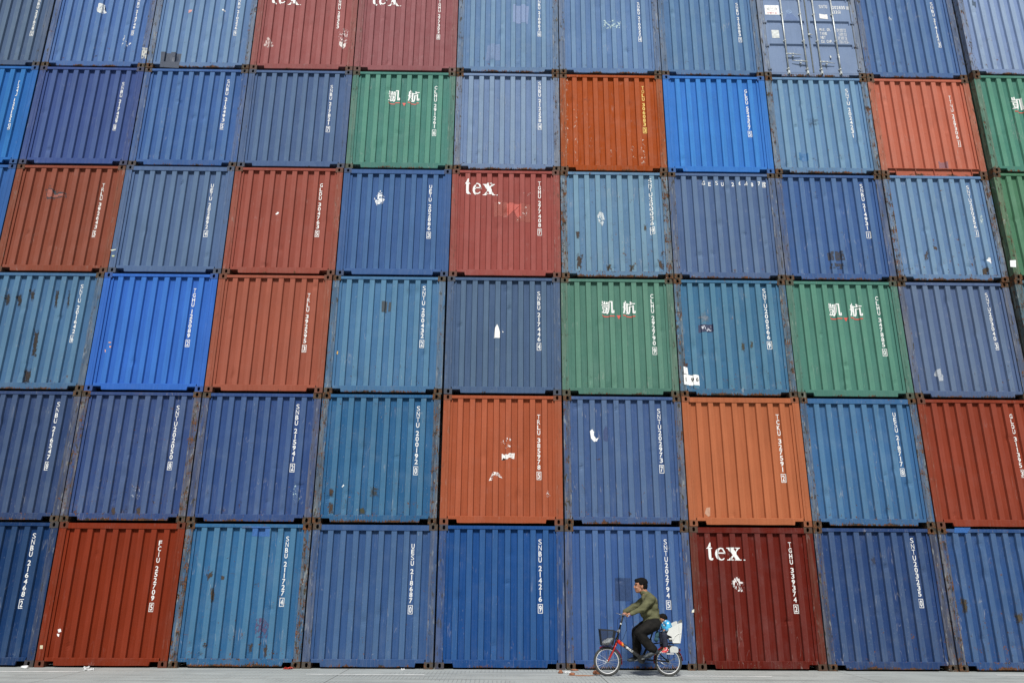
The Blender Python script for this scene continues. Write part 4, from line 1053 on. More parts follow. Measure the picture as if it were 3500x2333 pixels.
# ------------------------------------------------------------------ bicycle
BY = -1.0
bike = thing('bicycle', 'small wheeled red and black folding bicycle with front basket, ridden leftward', 'bicycle', (0, 0, 0))
M_TYRE = simple('tyre_rubber', (.035, .037, .037), .8, var=.25)
M_RIM = simple('bright_rim', (.62, .63, .63), .4, .2, var=.08)
M_STEEL = simple('bike_steel', (.50, .52, .53), .3, .8)
M_RED = simple('red_enamel', (.36, .018, .014), .3, var=.08, coat=.3)
M_BLACK = simple('black_enamel', (.010, .011, .012), .5, var=.2, spec=.3)
M_CREAM = simple('cream_plastic', (.60, .61, .59), .5, var=.02, bs=.0)
M_MESH = simple('basket_wire', (.022, .025, .03), .5)
M_GRIP = simple('grip_rubber', (.06, .05, .22), .7)
M_TL = simple('tail_lens', (.12, .01, .015), .25)
t = NT('clear_plastic_guard'); M_GUARD = t.out((.62, .64, .62), .4, alpha=.72)
FW, RW, BB = Vector((.620, BY, .239)), Vector((1.672, BY, .239)), Vector((1.203, BY, .278))
def wheel(c, nm):
    bm = bmesh.new(); tube(bm, [(c.x, BY-.045, c.z), (c.x, BY+.045, c.z)], .012, 12); tube(bm, [(c.x, BY-.03, c.z), (c.x, BY-.024, c.z)], .024, 14); tube(bm, [(c.x, BY+.024, c.z), (c.x, BY+.03, c.z)], .024, 14)
    w = obj('wheel', bm, M_STEEL, bike, smooth=True)
    bm = bmesh.new(); torus(bm, c, .2195, .0195, .019, N=72, n=12); obj('tyre', bm, M_TYRE, w, smooth=True)
    bm = bmesh.new(); torus(bm, c, .1935, .0085, .012, N=72, n=8); obj('rim', bm, M_RIM, w, smooth=True)
    bm = bmesh.new()
    for k in range(28):
        a = 2*PI*k/28; s = -1 if k % 2 else 1; a2 = a + (.5 if k % 4 < 2 else -.5)
        tube(bm, [(c.x+.022*math.cos(a2), BY+s*.027, c.z+.022*math.sin(a2)), (c.x+.188*math.cos(a), BY+s*.004, c.z+.188*math.sin(a))], .0016, 5)
    obj('spokes', bm, M_STEEL, w)
wheel(FW, 'front'); wheel(RW, 'rear')
def fender(c, a0, a1, R=.258):
    bm = bmesh.new(); N = 40; K = 8; rows = []
    for i in range(N+1):
        a = math.radians(a0+(a1-a0)*i/N)
        rows.append([bm.verts.new((c.x+math.cos(a)*(R-.014*(abs(k/K-.5)*2)**2), BY+.030*(k/K-.5)*2, c.z+math.sin(a)*(R-.014*(abs(k/K-.5)*2)**2))) for k in range(K+1)])
    for A, B in zip(rows, rows[1:]):
        for k in range(K): bm.faces.new((A[k], A[k+1], B[k+1], B[k]))
    bmesh.ops.solidify(bm, geom=bm.faces[:], thickness=.002)
    return bm
fo = obj('fender', fender(FW, 122, -12), M_RED, bike, smooth=True)
bm = bmesh.new(); 
for s in (-1, 1): tube(bm, [FW+Vector((0, s*.048, 0)), (FW.x+.25, BY+s*.032, FW.z+.05)], .002, 6)
obj('fender_stay', bm, M_STEEL, fo)
fo = obj('fender', fender(RW, 2, 186), M_RED, bike, smooth=True)
bm = bmesh.new()
for s in (-1, 1): tube(bm, [RW+Vector((0, s*.048, 0)), (RW.x+.235, BY+s*.032, RW.z+.10)], .002, 6)
obj('fender_stay', bm, M_STEEL, fo)
# fork and steering column
bm = bmesh.new()
for s in (-1, 1): tube(bm, [(.783, BY+s*.030, .525), (.752, BY+s*.045, .470), (.690, BY+s*.050, .345), (.640, BY+s*.050, .262), (FW.x, BY+s*.050, FW.z)], [.014, .014, .012, .010, .009], 10)
tube(bm, [(.783, BY-.032, .527), (.783, BY+.032, .527)], .015, 10)
obj('fork', bm, M_RED, bike, smooth=True)
bm = bmesh.new(); tube(bm, [(.772, BY, .505), (.806, BY, .615)], .021, 14); tube(bm, [(.77, BY, .495), (.775, BY, .512)], .026, 14); tube(bm, [(.800, BY, .60), (.806, BY, .622)], .026, 14); obj('head_tube', bm, M_BLACK, bike, smooth=True)
bm = bmesh.new(); tube(bm, [(.806, BY, .615), (.840, BY, .735)], .017, 12); tube(bm, [(.842, BY, .74), (.921, BY, .982)], .0155, 12); st = obj('handlebar_stem', bm, M_BLACK, bike, smooth=True)
bm = bmesh.new(); tube(bm, [(.832, BY, .705), (.846, BY, .755)], .024, 12); box(bm, .80, .835, BY-.034, BY+.034, .715, .74, .005); obj('stem_clamp', bm, M_STEEL, st)
bm = bmesh.new(); tube(bm, [(.874, BY, .836), (.882, BY, .858)], .0175, 12); obj('stem_band', bm, M_CREAM, st)
bm = bmesh.new(); tube(bm, [(.985, BY-.26, .985), (.955, BY-.17, .988), (.925, BY-.06, .984), (.921, BY, .984), (.925, BY+.06, .984), (.955, BY+.17, .988), (.985, BY+.26, .985)], .011, 12)
hb = obj('handlebar', bm, M_STEEL, bike, smooth=True)
for s in (-1, 1):
    bm = bmesh.new(); tube(bm, [(.955, BY+s*.17, .988), (1.005, BY+s*.27, .983)], .0165, 12); obj('grip', bm, M_GRIP, hb, smooth=True)
    bm = bmesh.new(); tube(bm, [(.935, BY+s*.13, .985), (.885, BY+s*.17, .998), (.845, BY+s*.22, 1.012), (.825, BY+s*.24, 1.014)], [.010, .006, .005, .005], 8); obj('brake_lever', bm, M_STEEL, hb, smooth=True)
bm = bmesh.new()
tube(bm, [(.90, BY-.14, .985), (.80, BY-.16, .93), (.80, BY-.10, .80), (.84, BY-.04, .66), (.78, BY-.03, .50)], .0032, 6)
tube(bm, [(.92, BY-.10, .985), (.95, BY-.13, .86), (.96, BY-.09, .76), (.90, BY-.03, .60), (.84, BY-.03, .55)], .0032, 6)
obj('brake_cable', bm, M_BLACK, bike, smooth=True)
# frame
MT0, MT1 = Vector((.800, BY, .572)), Vector((1.150, BY, .335))
t = NT('two_tone_frame')
P = t.n('ShaderNodeTexCoord').outputs['Object']; sx = t.n('ShaderNodeSeparateXYZ'); t.link(P, sx.inputs[0])
f = t.ramp(t.m('ADD', sx.outputs[0], t.m('MULTIPLY', t.noise(P, 60, 2), .02)), .905, .925)
y = t.m('MULTIPLY', t.ramp(sx.outputs[0], .872, .885), t.ramp(t.noise(P, 45, 2), .45, .55))
M_FRAME = t.out(t.mix(f, t.mix(y, (.50, .022, .016), (.62, .28, .02)), (.016, .017, .018)), .3, coat=.3)
bm = bmesh.new(); tube(bm, [MT0, MT1, BB], [.031, .029, .026], 16); fr = obj('frame', bm, M_FRAME, bike, smooth=True)
bm = bmesh.new(); d = (MT1-MT0).normalized(); up = Vector((-d.z, 0, d.x)); up = up if up.z > 0 else -up
s0 = .175; 
for ch in 'JINGLU':
    b2 = bmesh.new(); w = .010 if ch == 'I' else .021
    vs, fs, _ = glyph(ch, .02)
    V = [bm.verts.new(MT0 + d*(s0+w*(u+.25*v)) + up*(-.016+.034*v) + Vector((0, -.0325, 0))) for u, v in vs]
    for f_ in fs:
        try: bm.faces.new([V[i] for i in f_])
        except ValueError: pass
    s0 += w+.004; b2.free()
obj('frame_lettering', bm, M_LETTER, fr).color = WHITE
bm = bmesh.new(); tube(bm, [BB, (1.252, BY, .34), (1.372, BY, .575)], .020, 12); tube(bm, [(1.372, BY, .565), (1.385, BY, .60)], .024, 12); obj('seat_tube', bm, M_BLACK, bike, smooth=True)
bm = bmesh.new(); tube(bm, [(1.372, BY, .575), (1.462, BY, .80)], .0135, 12); obj('seat_post', bm, M_BLACK, bike, smooth=True)
bm = bmesh.new()
tube(bm, [(1.30, BY, .81), (1.37, BY, .815), (1.45, BY, .82), (1.53, BY, .828)], [.022, .035, .07, .085], 16, sq=1)
for v in bm.verts: v.co.z = .81 + (v.co.z-.815)*.32
obj('saddle', bm, M_BLACK, bike, smooth=True)
bm = bmesh.new()
for s in (-1, 1):
    tube(bm, [BB+Vector((0, s*.025, 0)), (1.34, BY+s*.045, .262), RW+Vector((0, s*.052, 0))], .010, 10)
    tube(bm, [(1.352, BY+s*.02, .535), (1.45, BY+s*.045, .43), RW+Vector((0, s*.052, 0))], .008, 10)
obj('rear_stays', bm, M_BLACK, bike, smooth=True)
bm = bmesh.new(); tube(bm, [BB+Vector((0, -.055, 0)), BB+Vector((0, -.05, 0))], .068, 28); tube(bm, [BB+Vector((0, -.06, 0)), BB+Vector((0, .06, 0))], .022, 14); cr = obj('chainring', bm, M_BLACK, bike)
pn, pf = Vector((1.302, BY-.13, .312)), Vector((1.104, BY+.13, .244))
for p, s in ((pn, -1), (pf, 1)):
    bm = bmesh.new(); tube(bm, [BB+Vector((0, s*.06, 0)), Vector((p.x, BY+s*.078, p.z))], [.012, .009], 10); ck = obj('crank', bm, M_STEEL, bike, smooth=True)
    bm = bmesh.new(); box(bm, p.x-.045, p.x+.045, p.y-.035, p.y+.035, p.z-.012, p.z+.010, .005); obj('pedal', bm, M_BLACK, ck)
bm = bmesh.new()
for a, b in (((BB.x+.02, BB.z+.066), (RW.x, RW.z+.036)), ((BB.x+.02, BB.z-.066), (RW.x, RW.z-.036))): tube(bm, [(a[0], BY-.052, a[1]), (b[0], BY-.052, b[1])], .004, 6)
obj('chain', bm, M_BLACK, bike)
bm = bmesh.new(); tube(bm, [(1.50, BY-.06, .25), (1.60, BY-.10, .195)], .007, 8); obj('kickstand', bm, M_STEEL, bike, smooth=True)
# rack and child seat
bm = bmesh.new()
for s in (-1, 1):
    tube(bm, [(1.40, BY+s*.03, .52), (1.50, BY+s*.065, .535), (1.86, BY+s*.065, .535)], .006, 8)
    tube(bm, [(1.70, BY+s*.065, .535), RW+Vector((0, s*.058, 0))], .005, 8)
for x in (1.55, 1.66, 1.77, 1.86): tube(bm, [(x, BY-.065, .535), (x, BY+.065, .535)], .005, 8)
obj('luggage_rack', bm, M_BLACK, bike, smooth=True)
def shell(profile, y0, y1, th=.008):
    b = bmesh.new(); prism(b, profile, y0, y1); bmesh.ops.bevel(b, geom=b.edges[:], offset=.0025, segments=2, affect='EDGES'); return b
side = [(1.735, .548), (1.868, .548), (1.880, .60), (1.897, .70), (1.912, .80), (1.918, .872), (1.895, .876), (1.85, .86), (1.78, .826), (1.715, .795), (1.682, .765), (1.655, .715), (1.642, .688), (1.665, .672), (1.725, .652)]
sx0 = shell(side, BY-.155, BY-.147); cs = obj('child_seat', sx0, M_CREAM, bike)
def cpart(nm, b, mat=M_CREAM): return obj(nm, b, mat, cs)
cpart('seat_side', shell([(x-(.02 if z > .8 else 0), z+(.012 if z > .8 else 0)) for x, z in side], BY+.147, BY+.155))
bm = bmesh.new(); N = 14
prof_b = [(1.868, .56), (1.885, .66), (1.902, .76), (1.914, .86), (1.916, .885)]
rows = []
for x, z in prof_b: rows.append([bm.verts.new((x+.03*(1-(abs(k/N-.5)*2)**2), BY-.147+.294*k/N, z+(.035*(1-(abs(k/N-.5)*2)**2) if z > .87 else 0))) for k in range(N+1)])
for A, B in zip(rows, rows[1:]):
    for k in range(N): bm.faces.new((A[k], A[k+1], B[k+1], B[k]))
bmesh.ops.solidify(bm, geom=bm.faces[:], thickness=.006); cpart('seat_back', bm)
bm = bmesh.new(); box(bm, 1.68, 1.875, BY-.147, BY+.147, .600, .625, .006); cpart('seat_base', bm)
bm = bmesh.new(); box(bm, 1.74, 1.87, BY-.165, BY-.156, .545, .560, .003); box(bm, 1.855, 1.868, BY-.165, BY-.156, .56, .86, .003); tube(bm, [(1.745, BY-.160, .60), (1.78, BY-.160, .66), (1.84, BY-.160, .70), (1.89, BY-.160, .708)], .006, 8); cpart('moulded_rim', bm)
for s in (-1, 1):
    cpart('foot_guard', shell([(1.685, .392), (1.815, .392), (1.828, .42), (1.822, .475), (1.79, .493), (1.72, .497), (1.682, .47)], BY+s*.150-.003, BY+s*.150+.003), M_GUARD)
    bm = bmesh.new(); box(bm, 1.62, 1.75, *sorted((BY+s*.10, BY+s*.16)), .366, .380, .004); cpart('foot_rest', bm)
bm = bmesh.new(); box(bm, 1.868, 1.892, BY-.03, BY+.03, .405, .45, .006); obj('rear_reflector', bm, M_TL, bike)
# basket
bm = bmesh.new()
def bring(f, t_): 
    x0, x1 = .500+(.522-.500)*f, .765+(.712-.765)*f; w = .155-.035*f; z = .752-.255*f
    za, zb = z, z-.018*(1-f)
    return [(x0, BY-w, za), (x1, BY-w, zb), (x1, BY+w, zb), (x0, BY+w, za)]
for k in range(13):
    f = k/12; R_ = bring(f, 0)
    for i in range(4): tube(bm, [R_[i], R_[(i+1) % 4]], .0062 if k == 0 else .0019, 6)
T_, B_ = bring(0, 0), bring(1, 0)
for i in range(4):
    n = 15
    for k in range(n):
        q = k/n
        a = Vector(T_[i]).lerp(Vector(T_[(i+1) % 4]), q); b = Vector(B_[i]).lerp(Vector(B_[(i+1) % 4]), q)
        tube(bm, [a, b], .0019 if k else .004, 6)
for k in range(9):
    q = k/8; a = Vector(B_[0]).lerp(Vector(B_[1]), q); b = Vector(B_[3]).lerp(Vector(B_[2]), q); tube(bm, [a, b], .003, 6)
bk = obj('basket', bm, M_MESH, bike)
bm = bmesh.new(); tube(bm, [(.715, BY, .60), (.80, BY, .60)], .008, 8); tube(bm, [(.74, BY, .735), (.825, BY, .70)], .006, 8); obj('basket_bracket', bm, M_BLACK, bk)
bm = bmesh.new(); ball(bm, (.63, BY-.02, .555), (.085, .10, .045), rotY(-18)); ball(bm, (.68, BY-.05, .59), (.05, .06, .03), rotY(-25)); ball(bm, (.575, BY-.03, .535), (.05, .07, .03))
t = NT('thin_plastic'); P = t.n('ShaderNodeNewGeometry').outputs['Position']; M_BAG = t.out((.50, .54, .56), .35, t.noise(P, 35, 4), .6, .01)
o = fused('plastic_bag', bm, .008, 3, M_BAG, None, .012, 24); o['label'] = 'crumpled grey white plastic bag lying in the front bicycle basket'; o['category'] = 'plastic bag'
bm = bmesh.new(); ball(bm, (1.485, BY-.09, .67), (.038, .03, .075), rotY(12)); ball(bm, (1.468, BY-.09, .60), (.040, .035, .045))
o = fused('cloth_bag', bm, .006, 3, simple('teal_cloth', (.02, .065, .085), .9, var=.5, sc=18), None, .008, 22); o['label'] = 'small dark teal cloth bag hanging behind the rider under the saddle'; o['category'] = 'bag'

# ------------------------------------------------------------------ people
t = NT('skin'); P = t.n('ShaderNodeNewGeometry').outputs['Position']
M_SKIN = t.out(t.mix(t.ramp(t.noise(P, 30, 3), .35, .65), (.32, .145, .082), (.40, .19, .115)), .5, t.noise(P, 120, 2), .08, .002)
M_HAIR = simple('black_hair', (.009, .008, .008), .9, var=.4, sc=80, bs=.5, spec=.08)
t = NT('olive_knit'); P = t.n('ShaderNodeNewGeometry').outputs['Position']
w_ = t.noise(t.scale(P, (1, 1, 1)), 140, 2)
M_KNIT = t.out(t.mix(t.ramp(t.noise(P, 9, 4), .35, .65), (.095, .096, .052), (.125, .126, .070)), .95, w_, .5, .004, spec=.15)
t = NT('dark_trousers'); P = t.n('ShaderNodeNewGeometry').outputs['Position']
M_TROU = t.out(t.mix(t.ramp(t.noise(P, 7, 4), .35, .65), (.005, .005, .0047), (.012, .011, .010)), .85, t.noise(P, 60, 3), .3, .004, spec=.2)
M_SHOE = simple('grey_shoe', (.028, .036, .044), .6, var=.3)

NY, FY = BY-.10, BY+.10
bm = bmesh.new()
# head
ball(bm, (1.272, BY, 1.520), (.098, .074, .088)); ball(bm, (1.240, BY, 1.500), (.092, .070, .082))
ball(bm, (1.208, BY, 1.440), (.062, .056, .072), rotY(8)); ball(bm, (1.190, BY, 1.392), (.036, .040, .034)); ball(bm, (1.235, BY, 1.405), (.055, .055, .04), rotY(-25))
ball(bm, (1.146, BY, 1.461), (.017, .013, .026), rotY(-22)); ball(bm, (1.137, BY, 1.450), (.013, .015, .012))
ball(bm, (1.163, BY, 1.505), (.018, .050, .012)); ball(bm, (1.157, BY, 1.415), (.012, .024, .010)); ball(bm, (1.158, BY, 1.402), (.012, .021, .009))
for s in (-1, 1):
    ball(bm, (1.265, BY+s*.074, 1.465), (.020, .010, .033), rotY(10)); ball(bm, (1.180, BY+s*.036, 1.448), (.03, .02, .026))
limb(bm, [(1.275, BY, 1.44), (1.33, BY, 1.345)], [.056, .064])
# trunk, limbs
limb(bm, [(1.33, BY, 1.33), (1.385, BY, 1.24), (1.415, BY, 1.06), (1.435, BY, .92)], [.07, .115, .115, .12])
limb(bm, [(1.375, BY-.13, 1.27), (1.375, BY+.13, 1.27)], [.065, .065])
for s, el, wr in ((-1, (1.225, BY-.215, 1.115), (1.045, BY-.235, 1.025)), (1, (1.165, BY+.215, 1.135), (1.005, BY+.235, 1.04))):
    limb(bm, [(1.375, BY+s*.15, 1.27), el, wr], [.052, .038, .027])
    # hand closed on the grip
    gx, gy = .972, BY+s*.215
    palm = Vector((.995, BY+s*.225, 1.012)); limb(bm, [wr, palm], [.025, .026]); ball(bm, palm, (.036, .040, .021), rotY(12))
    for k in range(4):
        fy = gy + s*(-.034+.023*k); ln = (.92, 1, .96, .8)[k]
        base = Vector((.978, fy, 1.014)); 
        limb(bm, [base, base+Vector((-.026*ln, 0, -.004)), base+Vector((-.036*ln, 0, -.026)), base+Vector((-.022*ln, 0, -.043))], [.0105, .0098, .0092, .0085], 10)
    limb(bm, [(1.0, BY+s*.195, 1.005), (.978, BY+s*.178, .992), (.957, BY+s*.172, .980)], [.012, .0105, .009], 10)
for s, kn, an, hl, toe in ((-1, (1.185, NY-.02, .722), (1.392, NY-.025, .430), (1.425, NY-.025, .385), (1.285, NY-.025, .335)), (1, (1.165, FY+.01, .730), (1.155, FY+.02, .350), (1.165, FY+.02, .295), (1.06, FY+.02, .262))):
    limb(bm, [(1.45, BY+s*.085, .86), kn, an], [.085, .056, .040]); limb(bm, [an, hl, toe], [.040, .032, .025])
MAN = fused('person', bm, .0062, 3, M_SKIN)
MAN['label'] = 'black haired man in olive sweater and dark trousers cycling leftward'; MAN['category'] = 'person'
bm = bmesh.new()
limb(bm, [(1.335, BY, 1.320), (1.375, BY, 1.25), (1.412, BY, 1.09), (1.420, BY, .965)], [.080, .125, .138, .145])
limb(bm, [(1.380, BY-.135, 1.268), (1.380, BY+.135, 1.268)], [.088, .088])
ball(bm, (1.345, BY, 1.05), (.130, .165, .13)); ball(bm, (1.43, BY, 1.22), (.10, .17, .10), rotY(25)); ball(bm, (1.44, BY, 1.13), (.10, .16, .18), rotY(-14)); ball(bm, (1.425, BY, .945), (.148, .165, .055))
tube(bm, [(1.415, BY, 1.0), (1.420, BY, .880)], [.146, .150], 28)
limb(bm, [(1.295, BY, 1.372), (1.335, BY, 1.335)], [.060, .075])
limb(bm, [(1.39, BY-.155, 1.265), (1.232, BY-.215, 1.100), (1.035, BY-.236, 1.024)], [.082, .060, .040])
limb(bm, [(1.36, BY+.155, 1.265), (1.175, BY+.215, 1.130), (1.00, BY+.236, 1.038)], [.070, .058, .040])
for v in bm.verts:
    pass
sw = fused('sweater', bm, .008, 5, M_KNIT, MAN, .015, 7, (1, 1, 1.8))
bm = bmesh.new(); 
N = 40; rows = []
for zz, e in ((.872, 0), (.875, .006), (.905, .008), (.922, .004), (.926, -.004)): rows.append([bm.verts.new((1.422+(.152+e)*math.cos(2*PI*k/N), BY+(.146+e)*math.sin(2*PI*k/N), zz+.012*math.cos(2*PI*k/N))) for k in range(N)])
for A, B in zip(rows, rows[1:]):
    for k in range(N): bm.faces.new((A[k], A[(k+1) % N], B[(k+1) % N], B[k]))
obj('sweater_hem', bm, M_KNIT, sw, smooth=True)
bm = bmesh.new()
ball(bm, (1.455, BY, .865), (.120, .165, .105)); limb(bm, [(1.43, BY, .93), (1.45, BY, .86)], [.128, .13])
limb(bm, [(1.44, NY+.01, .850), (1.30, NY-.01, .772), (1.180, NY-.02, .710)], [.120, .112, .094])
limb(bm, [(1.180, NY-.02, .706), (1.245, NY-.022, .60), (1.395, NY-.025, .440)], [.094, .092, .072])
limb(bm, [(1.43, FY, .852), (1.28, FY+.005, .785), (1.165, FY+.01, .716)], [.112, .104, .090])
limb(bm, [(1.165, FY+.01, .716), (1.162, FY+.015, .55), (1.158, FY+.02, .335)], [.090, .084, .070])
fused('trousers', bm, .008, 4, M_TROU, MAN, .016, 8, (1, 1, 1))
def shoe(hl, toe, y, top):
    b = bmesh.new(); hl, toe = Vector((hl[0], y, hl[1])), Vector((toe[0], y, toe[1])); d = (toe-hl); L_ = d.length; d.normalize(); n = Vector((-d.z, 0, d.x)); n = n if n.z > 0 else -n
    R3 = Matrix((d, Vector((0, 1, 0)), n)).transposed()
    ball(b, hl+d*.050+n*.012, (.054, .044, .044), R3); ball(b, hl+d*(L_*.5)+n*.006, (L_*.42, .046, .038), R3); ball(b, toe-d*.05, (.058, .046, .030), R3)
    limb(b, [hl+d*.05+n*.03, Vector((top[0], y, top[1]))], [.050, .050])
    m = Matrix.Translation(hl+d*(L_/2)-n*.020) @ R3.to_4x4()
    return b, m
for hl, toe, y, top in (((1.492, .412), (1.222, .312), NY-.025, (1.412, .440)), ((1.225, .268), (.985, .248), FY+.02, (1.168, .33))):
    b, m = shoe(hl, toe, y, top); so = fused('shoe', b, .006, 3, M_SHOE, MAN)
# hair of the man
bm = bmesh.new()
ball(bm, (1.278, BY, 1.536), (.105, .082, .086)); ball(bm, (1.238, BY, 1.556), (.088, .070, .058)); ball(bm, (1.325, BY, 1.485), (.050, .070, .072)); ball(bm, (1.183, BY, 1.572), (.036, .052, .026), rotY(18))
for s in (-1, 1): ball(bm, (1.262, BY+s*.066, 1.520), (.050, .016, .040)); ball(bm, (1.300, BY+s*.058, 1.475), (.030, .018, .045))
hair = fused('hair', bm, .006, 2, M_HAIR, MAN, .006, 40)
for s in (-1, 1):
    bm = bmesh.new(); ball(bm, (1.163, BY+s*.034, 1.488), (.007, .011, .006), u=10, v=8); obj('eye', bm, M_HAIR, MAN, smooth=True)
    bm = bmesh.new(); tube(bm, [(1.150, BY+s*.018, 1.512), (1.156, BY+s*.040, 1.516), (1.180, BY+s*.062, 1.508)], .0042, 6); obj('eyebrow', bm, M_HAIR, MAN, smooth=True)
bm = bmesh.new(); tube(bm, [(1.170, BY-.027, 1.406), (1.1475, BY-.012, 1.409), (1.1465, BY+.012, 1.409), (1.170, BY+.027, 1.406)], .0026, 6); obj('mouth', bm, simple('lips', (.30, .10, .07), .5), MAN, smooth=True)

# child in the rear seat
bm = bmesh.new()
ball(bm, (1.612, BY, .930), (.074, .066, .078)); ball(bm, (1.580, BY, .905), (.048, .050, .050)); ball(bm, (1.536, BY, .912), (.010, .008, .010))
for s in (-1, 1): ball(bm, (1.610, BY+s*.066, .912), (.013, .008, .020))
limb(bm, [(1.622, BY, .88), (1.645, BY, .845)], [.034, .045]); limb(bm, [(1.655, BY, .83), (1.70, BY, .68)], [.075, .080])
for s in (-1, 1):
    el, wr = (1.672, BY+s*.112, .785), (1.632, BY+s*.120, .760)
    limb(bm, [(1.665, BY+s*.07, .85), el, wr], [.035, .028, .020]); ball(bm, (1.615, BY+s*.12, .752), (.022, .014, .018))
    for k in range(4): limb(bm, [(1.605, BY+s*(.110+.009*k), .752), (1.590, BY+s*(.110+.009*k), .744), (1.588, BY+s*(.110+.009*k), .732)], [.0065, .006, .0055], 8)
    limb(bm, [(1.618, BY+s*.104, .758), (1.602, BY+s*.100, .766)], [.007, .006], 8)
    limb(bm, [(1.69, BY+s*.06, .66), (1.600, BY+s*.115, .655), (1.612, BY+s*.125, .475), (1.575, BY+s*.125, .425)], [.048, .040, .030, .022])
KID = fused('person', bm, .0055, 3, M_SKIN)
KID['label'] = 'small child in blue flowered jacket sitting in the rear bicycle seat'; KID['category'] = 'person'
t = NT('flowered_cloth'); P = t.n('ShaderNodeNewGeometry').outputs['Position']
v = t.n('ShaderNodeTexVoronoi'); t.link(P, v.inputs['Vector']); v.inputs['Scale'].default_value = 19
dd = t.m('ADD', v.outputs['Distance'], t.m('MULTIPLY', t.m('SUBTRACT', t.noise(P, 60, 2), .5), .25))
c = t.mix(t.ramp(dd, .36, .28), t.mix(t.ramp(t.noise(P, 12, 3), .4, .6), (.03, .20, .50), (.05, .38, .62)), (.68, .72, .70))
M_FLOW = t.out(c, .8, t.noise(P, 20, 3), .3, .006)
bm = bmesh.new(); limb(bm, [(1.642, BY, .868), (1.672, BY, .82), (1.70, BY, .70)], [.062, .092, .095]); limb(bm, [(1.665, BY-.07, .865), (1.665, BY+.07, .865)], [.052, .052])
for s in (-1, 1): limb(bm, [(1.675, BY+s*.09, .852), (1.680, BY+s*.116, .800), (1.642, BY+s*.120, .768)], [.048, .045, .034])
fused('jacket', bm, .007, 4, M_FLOW, KID, .008, 14)
bm = bmesh.new(); ball(bm, (1.69, BY, .675), (.085, .105, .055))
for s in (-1, 1): limb(bm, [(1.69, BY+s*.06, .672), (1.602, BY+s*.115, .668), (1.612, BY+s*.125, .50)], [.060, .052, .044])
fused('trousers', bm, .007, 3, simple('navy_trousers', (.010, .013, .030), .85, var=.3), KID, .006, 16)
t = NT('red_white_shoe'); P = t.n('ShaderNodeTexCoord').outputs['Object']
M_RSHOE = t.out(t.mix(t.ramp(t.noise(P, 28, 2), .50, .54), (.55, .02, .03), (.75, .70, .70)), .5)
for s in (-1, 1):
    bm = bmesh.new(); y = BY+s*.128
    ball(bm, (1.590, y, .408), (.062, .032, .026), rotY(-12)); ball(bm, (1.625, y, .425), (.034, .030, .034)); limb(bm, [(1.620, y, .43), (1.615, y, .465)], [.033, .034])
    fused('shoe', bm, .005, 2, M_RSHOE, KID)
bm = bmesh.new(); ball(bm, (1.622, BY, .948), (.076, .071, .074)); ball(bm, (1.588, BY, .968), (.052, .056, .044)); ball(bm, (1.652, BY, .915), (.040, .056, .050))
fused('hair', bm, .006, 2, M_HAIR, KID, .005, 40)
for s in (-1, 1):
    bm = bmesh.new(); ball(bm, (1.541, BY+s*.022, .925), (.006, .009, .006), u=10, v=8); obj('eye', bm, M_HAIR, KID, smooth=True)

# ------------------------------------------------------------------ light, sky, camera
SUN_EL, SUN_AZ = 48.0, -3.0          # overcast sun high behind the photographer
w = bpy.data.worlds.new('World'); S.world = w; w.use_nodes = True
nt = w.node_tree; nt.nodes.clear()
sky = nt.nodes.new('ShaderNodeTexSky'); sky.sky_type = 'NISHITA'; sky.sun_disc = False
sky.sun_elevation = math.radians(SUN_EL); sky.sun_rotation = math.radians(180 + SUN_AZ)
sky.air_density = 1.0; sky.dust_density = 4.0; sky.ozone_density = 1.0
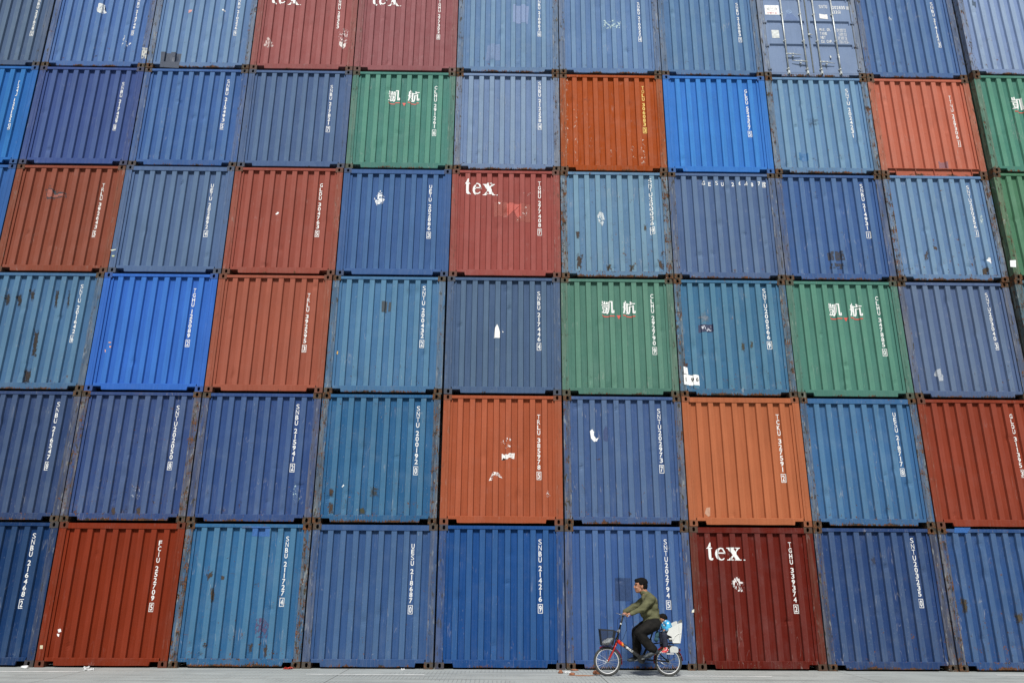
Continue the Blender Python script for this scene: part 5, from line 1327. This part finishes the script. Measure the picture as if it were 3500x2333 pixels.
# overcast deck: the cloud layer takes the colour out of the sky and is brighter overhead
tc = nt.nodes.new('ShaderNodeTexCoord'); sp = nt.nodes.new('ShaderNodeSeparateXYZ'); nt.links.new(tc.outputs['Generated'], sp.inputs[0])
mr = nt.nodes.new('ShaderNodeMapRange'); nt.links.new(sp.outputs[2], mr.inputs[0]); mr.inputs[1].default_value = 0; mr.inputs[2].default_value = .9; mr.inputs[3].default_value = .45; mr.inputs[4].default_value = 3.1
cl = nt.nodes.new('ShaderNodeTexNoise'); nt.links.new(tc.outputs['Generated'], cl.inputs['Vector']); cl.inputs['Scale'].default_value = 2.5; cl.inputs['Detail'].default_value = 5
cm = nt.nodes.new('ShaderNodeMapRange'); nt.links.new(cl.outputs[0], cm.inputs[0]); cm.inputs[1].default_value = .3; cm.inputs[2].default_value = .7; cm.inputs[3].default_value = .85; cm.inputs[4].default_value = 1.15
mu = nt.nodes.new('ShaderNodeMath'); mu.operation = 'MULTIPLY'; nt.links.new(mr.outputs[0], mu.inputs[0]); nt.links.new(cm.outputs[0], mu.inputs[1])
cloud = nt.nodes.new('ShaderNodeVectorMath'); cloud.operation = 'SCALE'; cloud.inputs[0].default_value = (.97, 1.0, .985); nt.links.new(mu.outputs[0], cloud.inputs['Scale'])
mx = nt.nodes.new('ShaderNodeMix'); mx.data_type = 'RGBA'; mx.inputs[0].default_value = .92
nt.links.new(sky.outputs[0], mx.inputs[6]); nt.links.new(cloud.outputs[0], mx.inputs[7])
bg = nt.nodes.new('ShaderNodeBackground'); bg.inputs[1].default_value = .13; nt.links.new(mx.outputs[2], bg.inputs[0])
wo = nt.nodes.new('ShaderNodeOutputWorld'); nt.links.new(bg.outputs[0], wo.inputs[0])
sl = bpy.data.lights.new('sun', 'SUN'); sl.energy = 4.7; sl.angle = math.radians(12); sl.color = (1, .975, .94)
so = bpy.data.objects.new('sun', sl); COL.objects.link(so)
el, az = math.radians(SUN_EL), math.radians(SUN_AZ)
d = Vector((math.sin(az)*math.cos(el), -math.cos(az)*math.cos(el), math.sin(el)))
so.rotation_euler = d.to_track_quat('Z', 'Y').to_euler()
cam = bpy.data.cameras.new('camera'); co = bpy.data.objects.new('camera', cam); COL.objects.link(co)
co.location = (-1.2372, -15.1703, 1.4891); co.rotation_euler = (1.8793, -.0059, -.0144)
cam.sensor_fit = 'HORIZONTAL'; cam.sensor_width = 36; cam.lens = 2603.4623/3500*36; cam.clip_end = 2000; cam.clip_start = .1
S.camera = co
S.render.resolution_x, S.render.resolution_y = 1024, 682
S.view_settings.view_transform = 'Standard'; S.view_settings.look = 'None'; S.view_settings.exposure = 0; S.view_settings.gamma = 1
S.view_settings.use_curve_mapping = False
S.cycles.max_bounces = 6
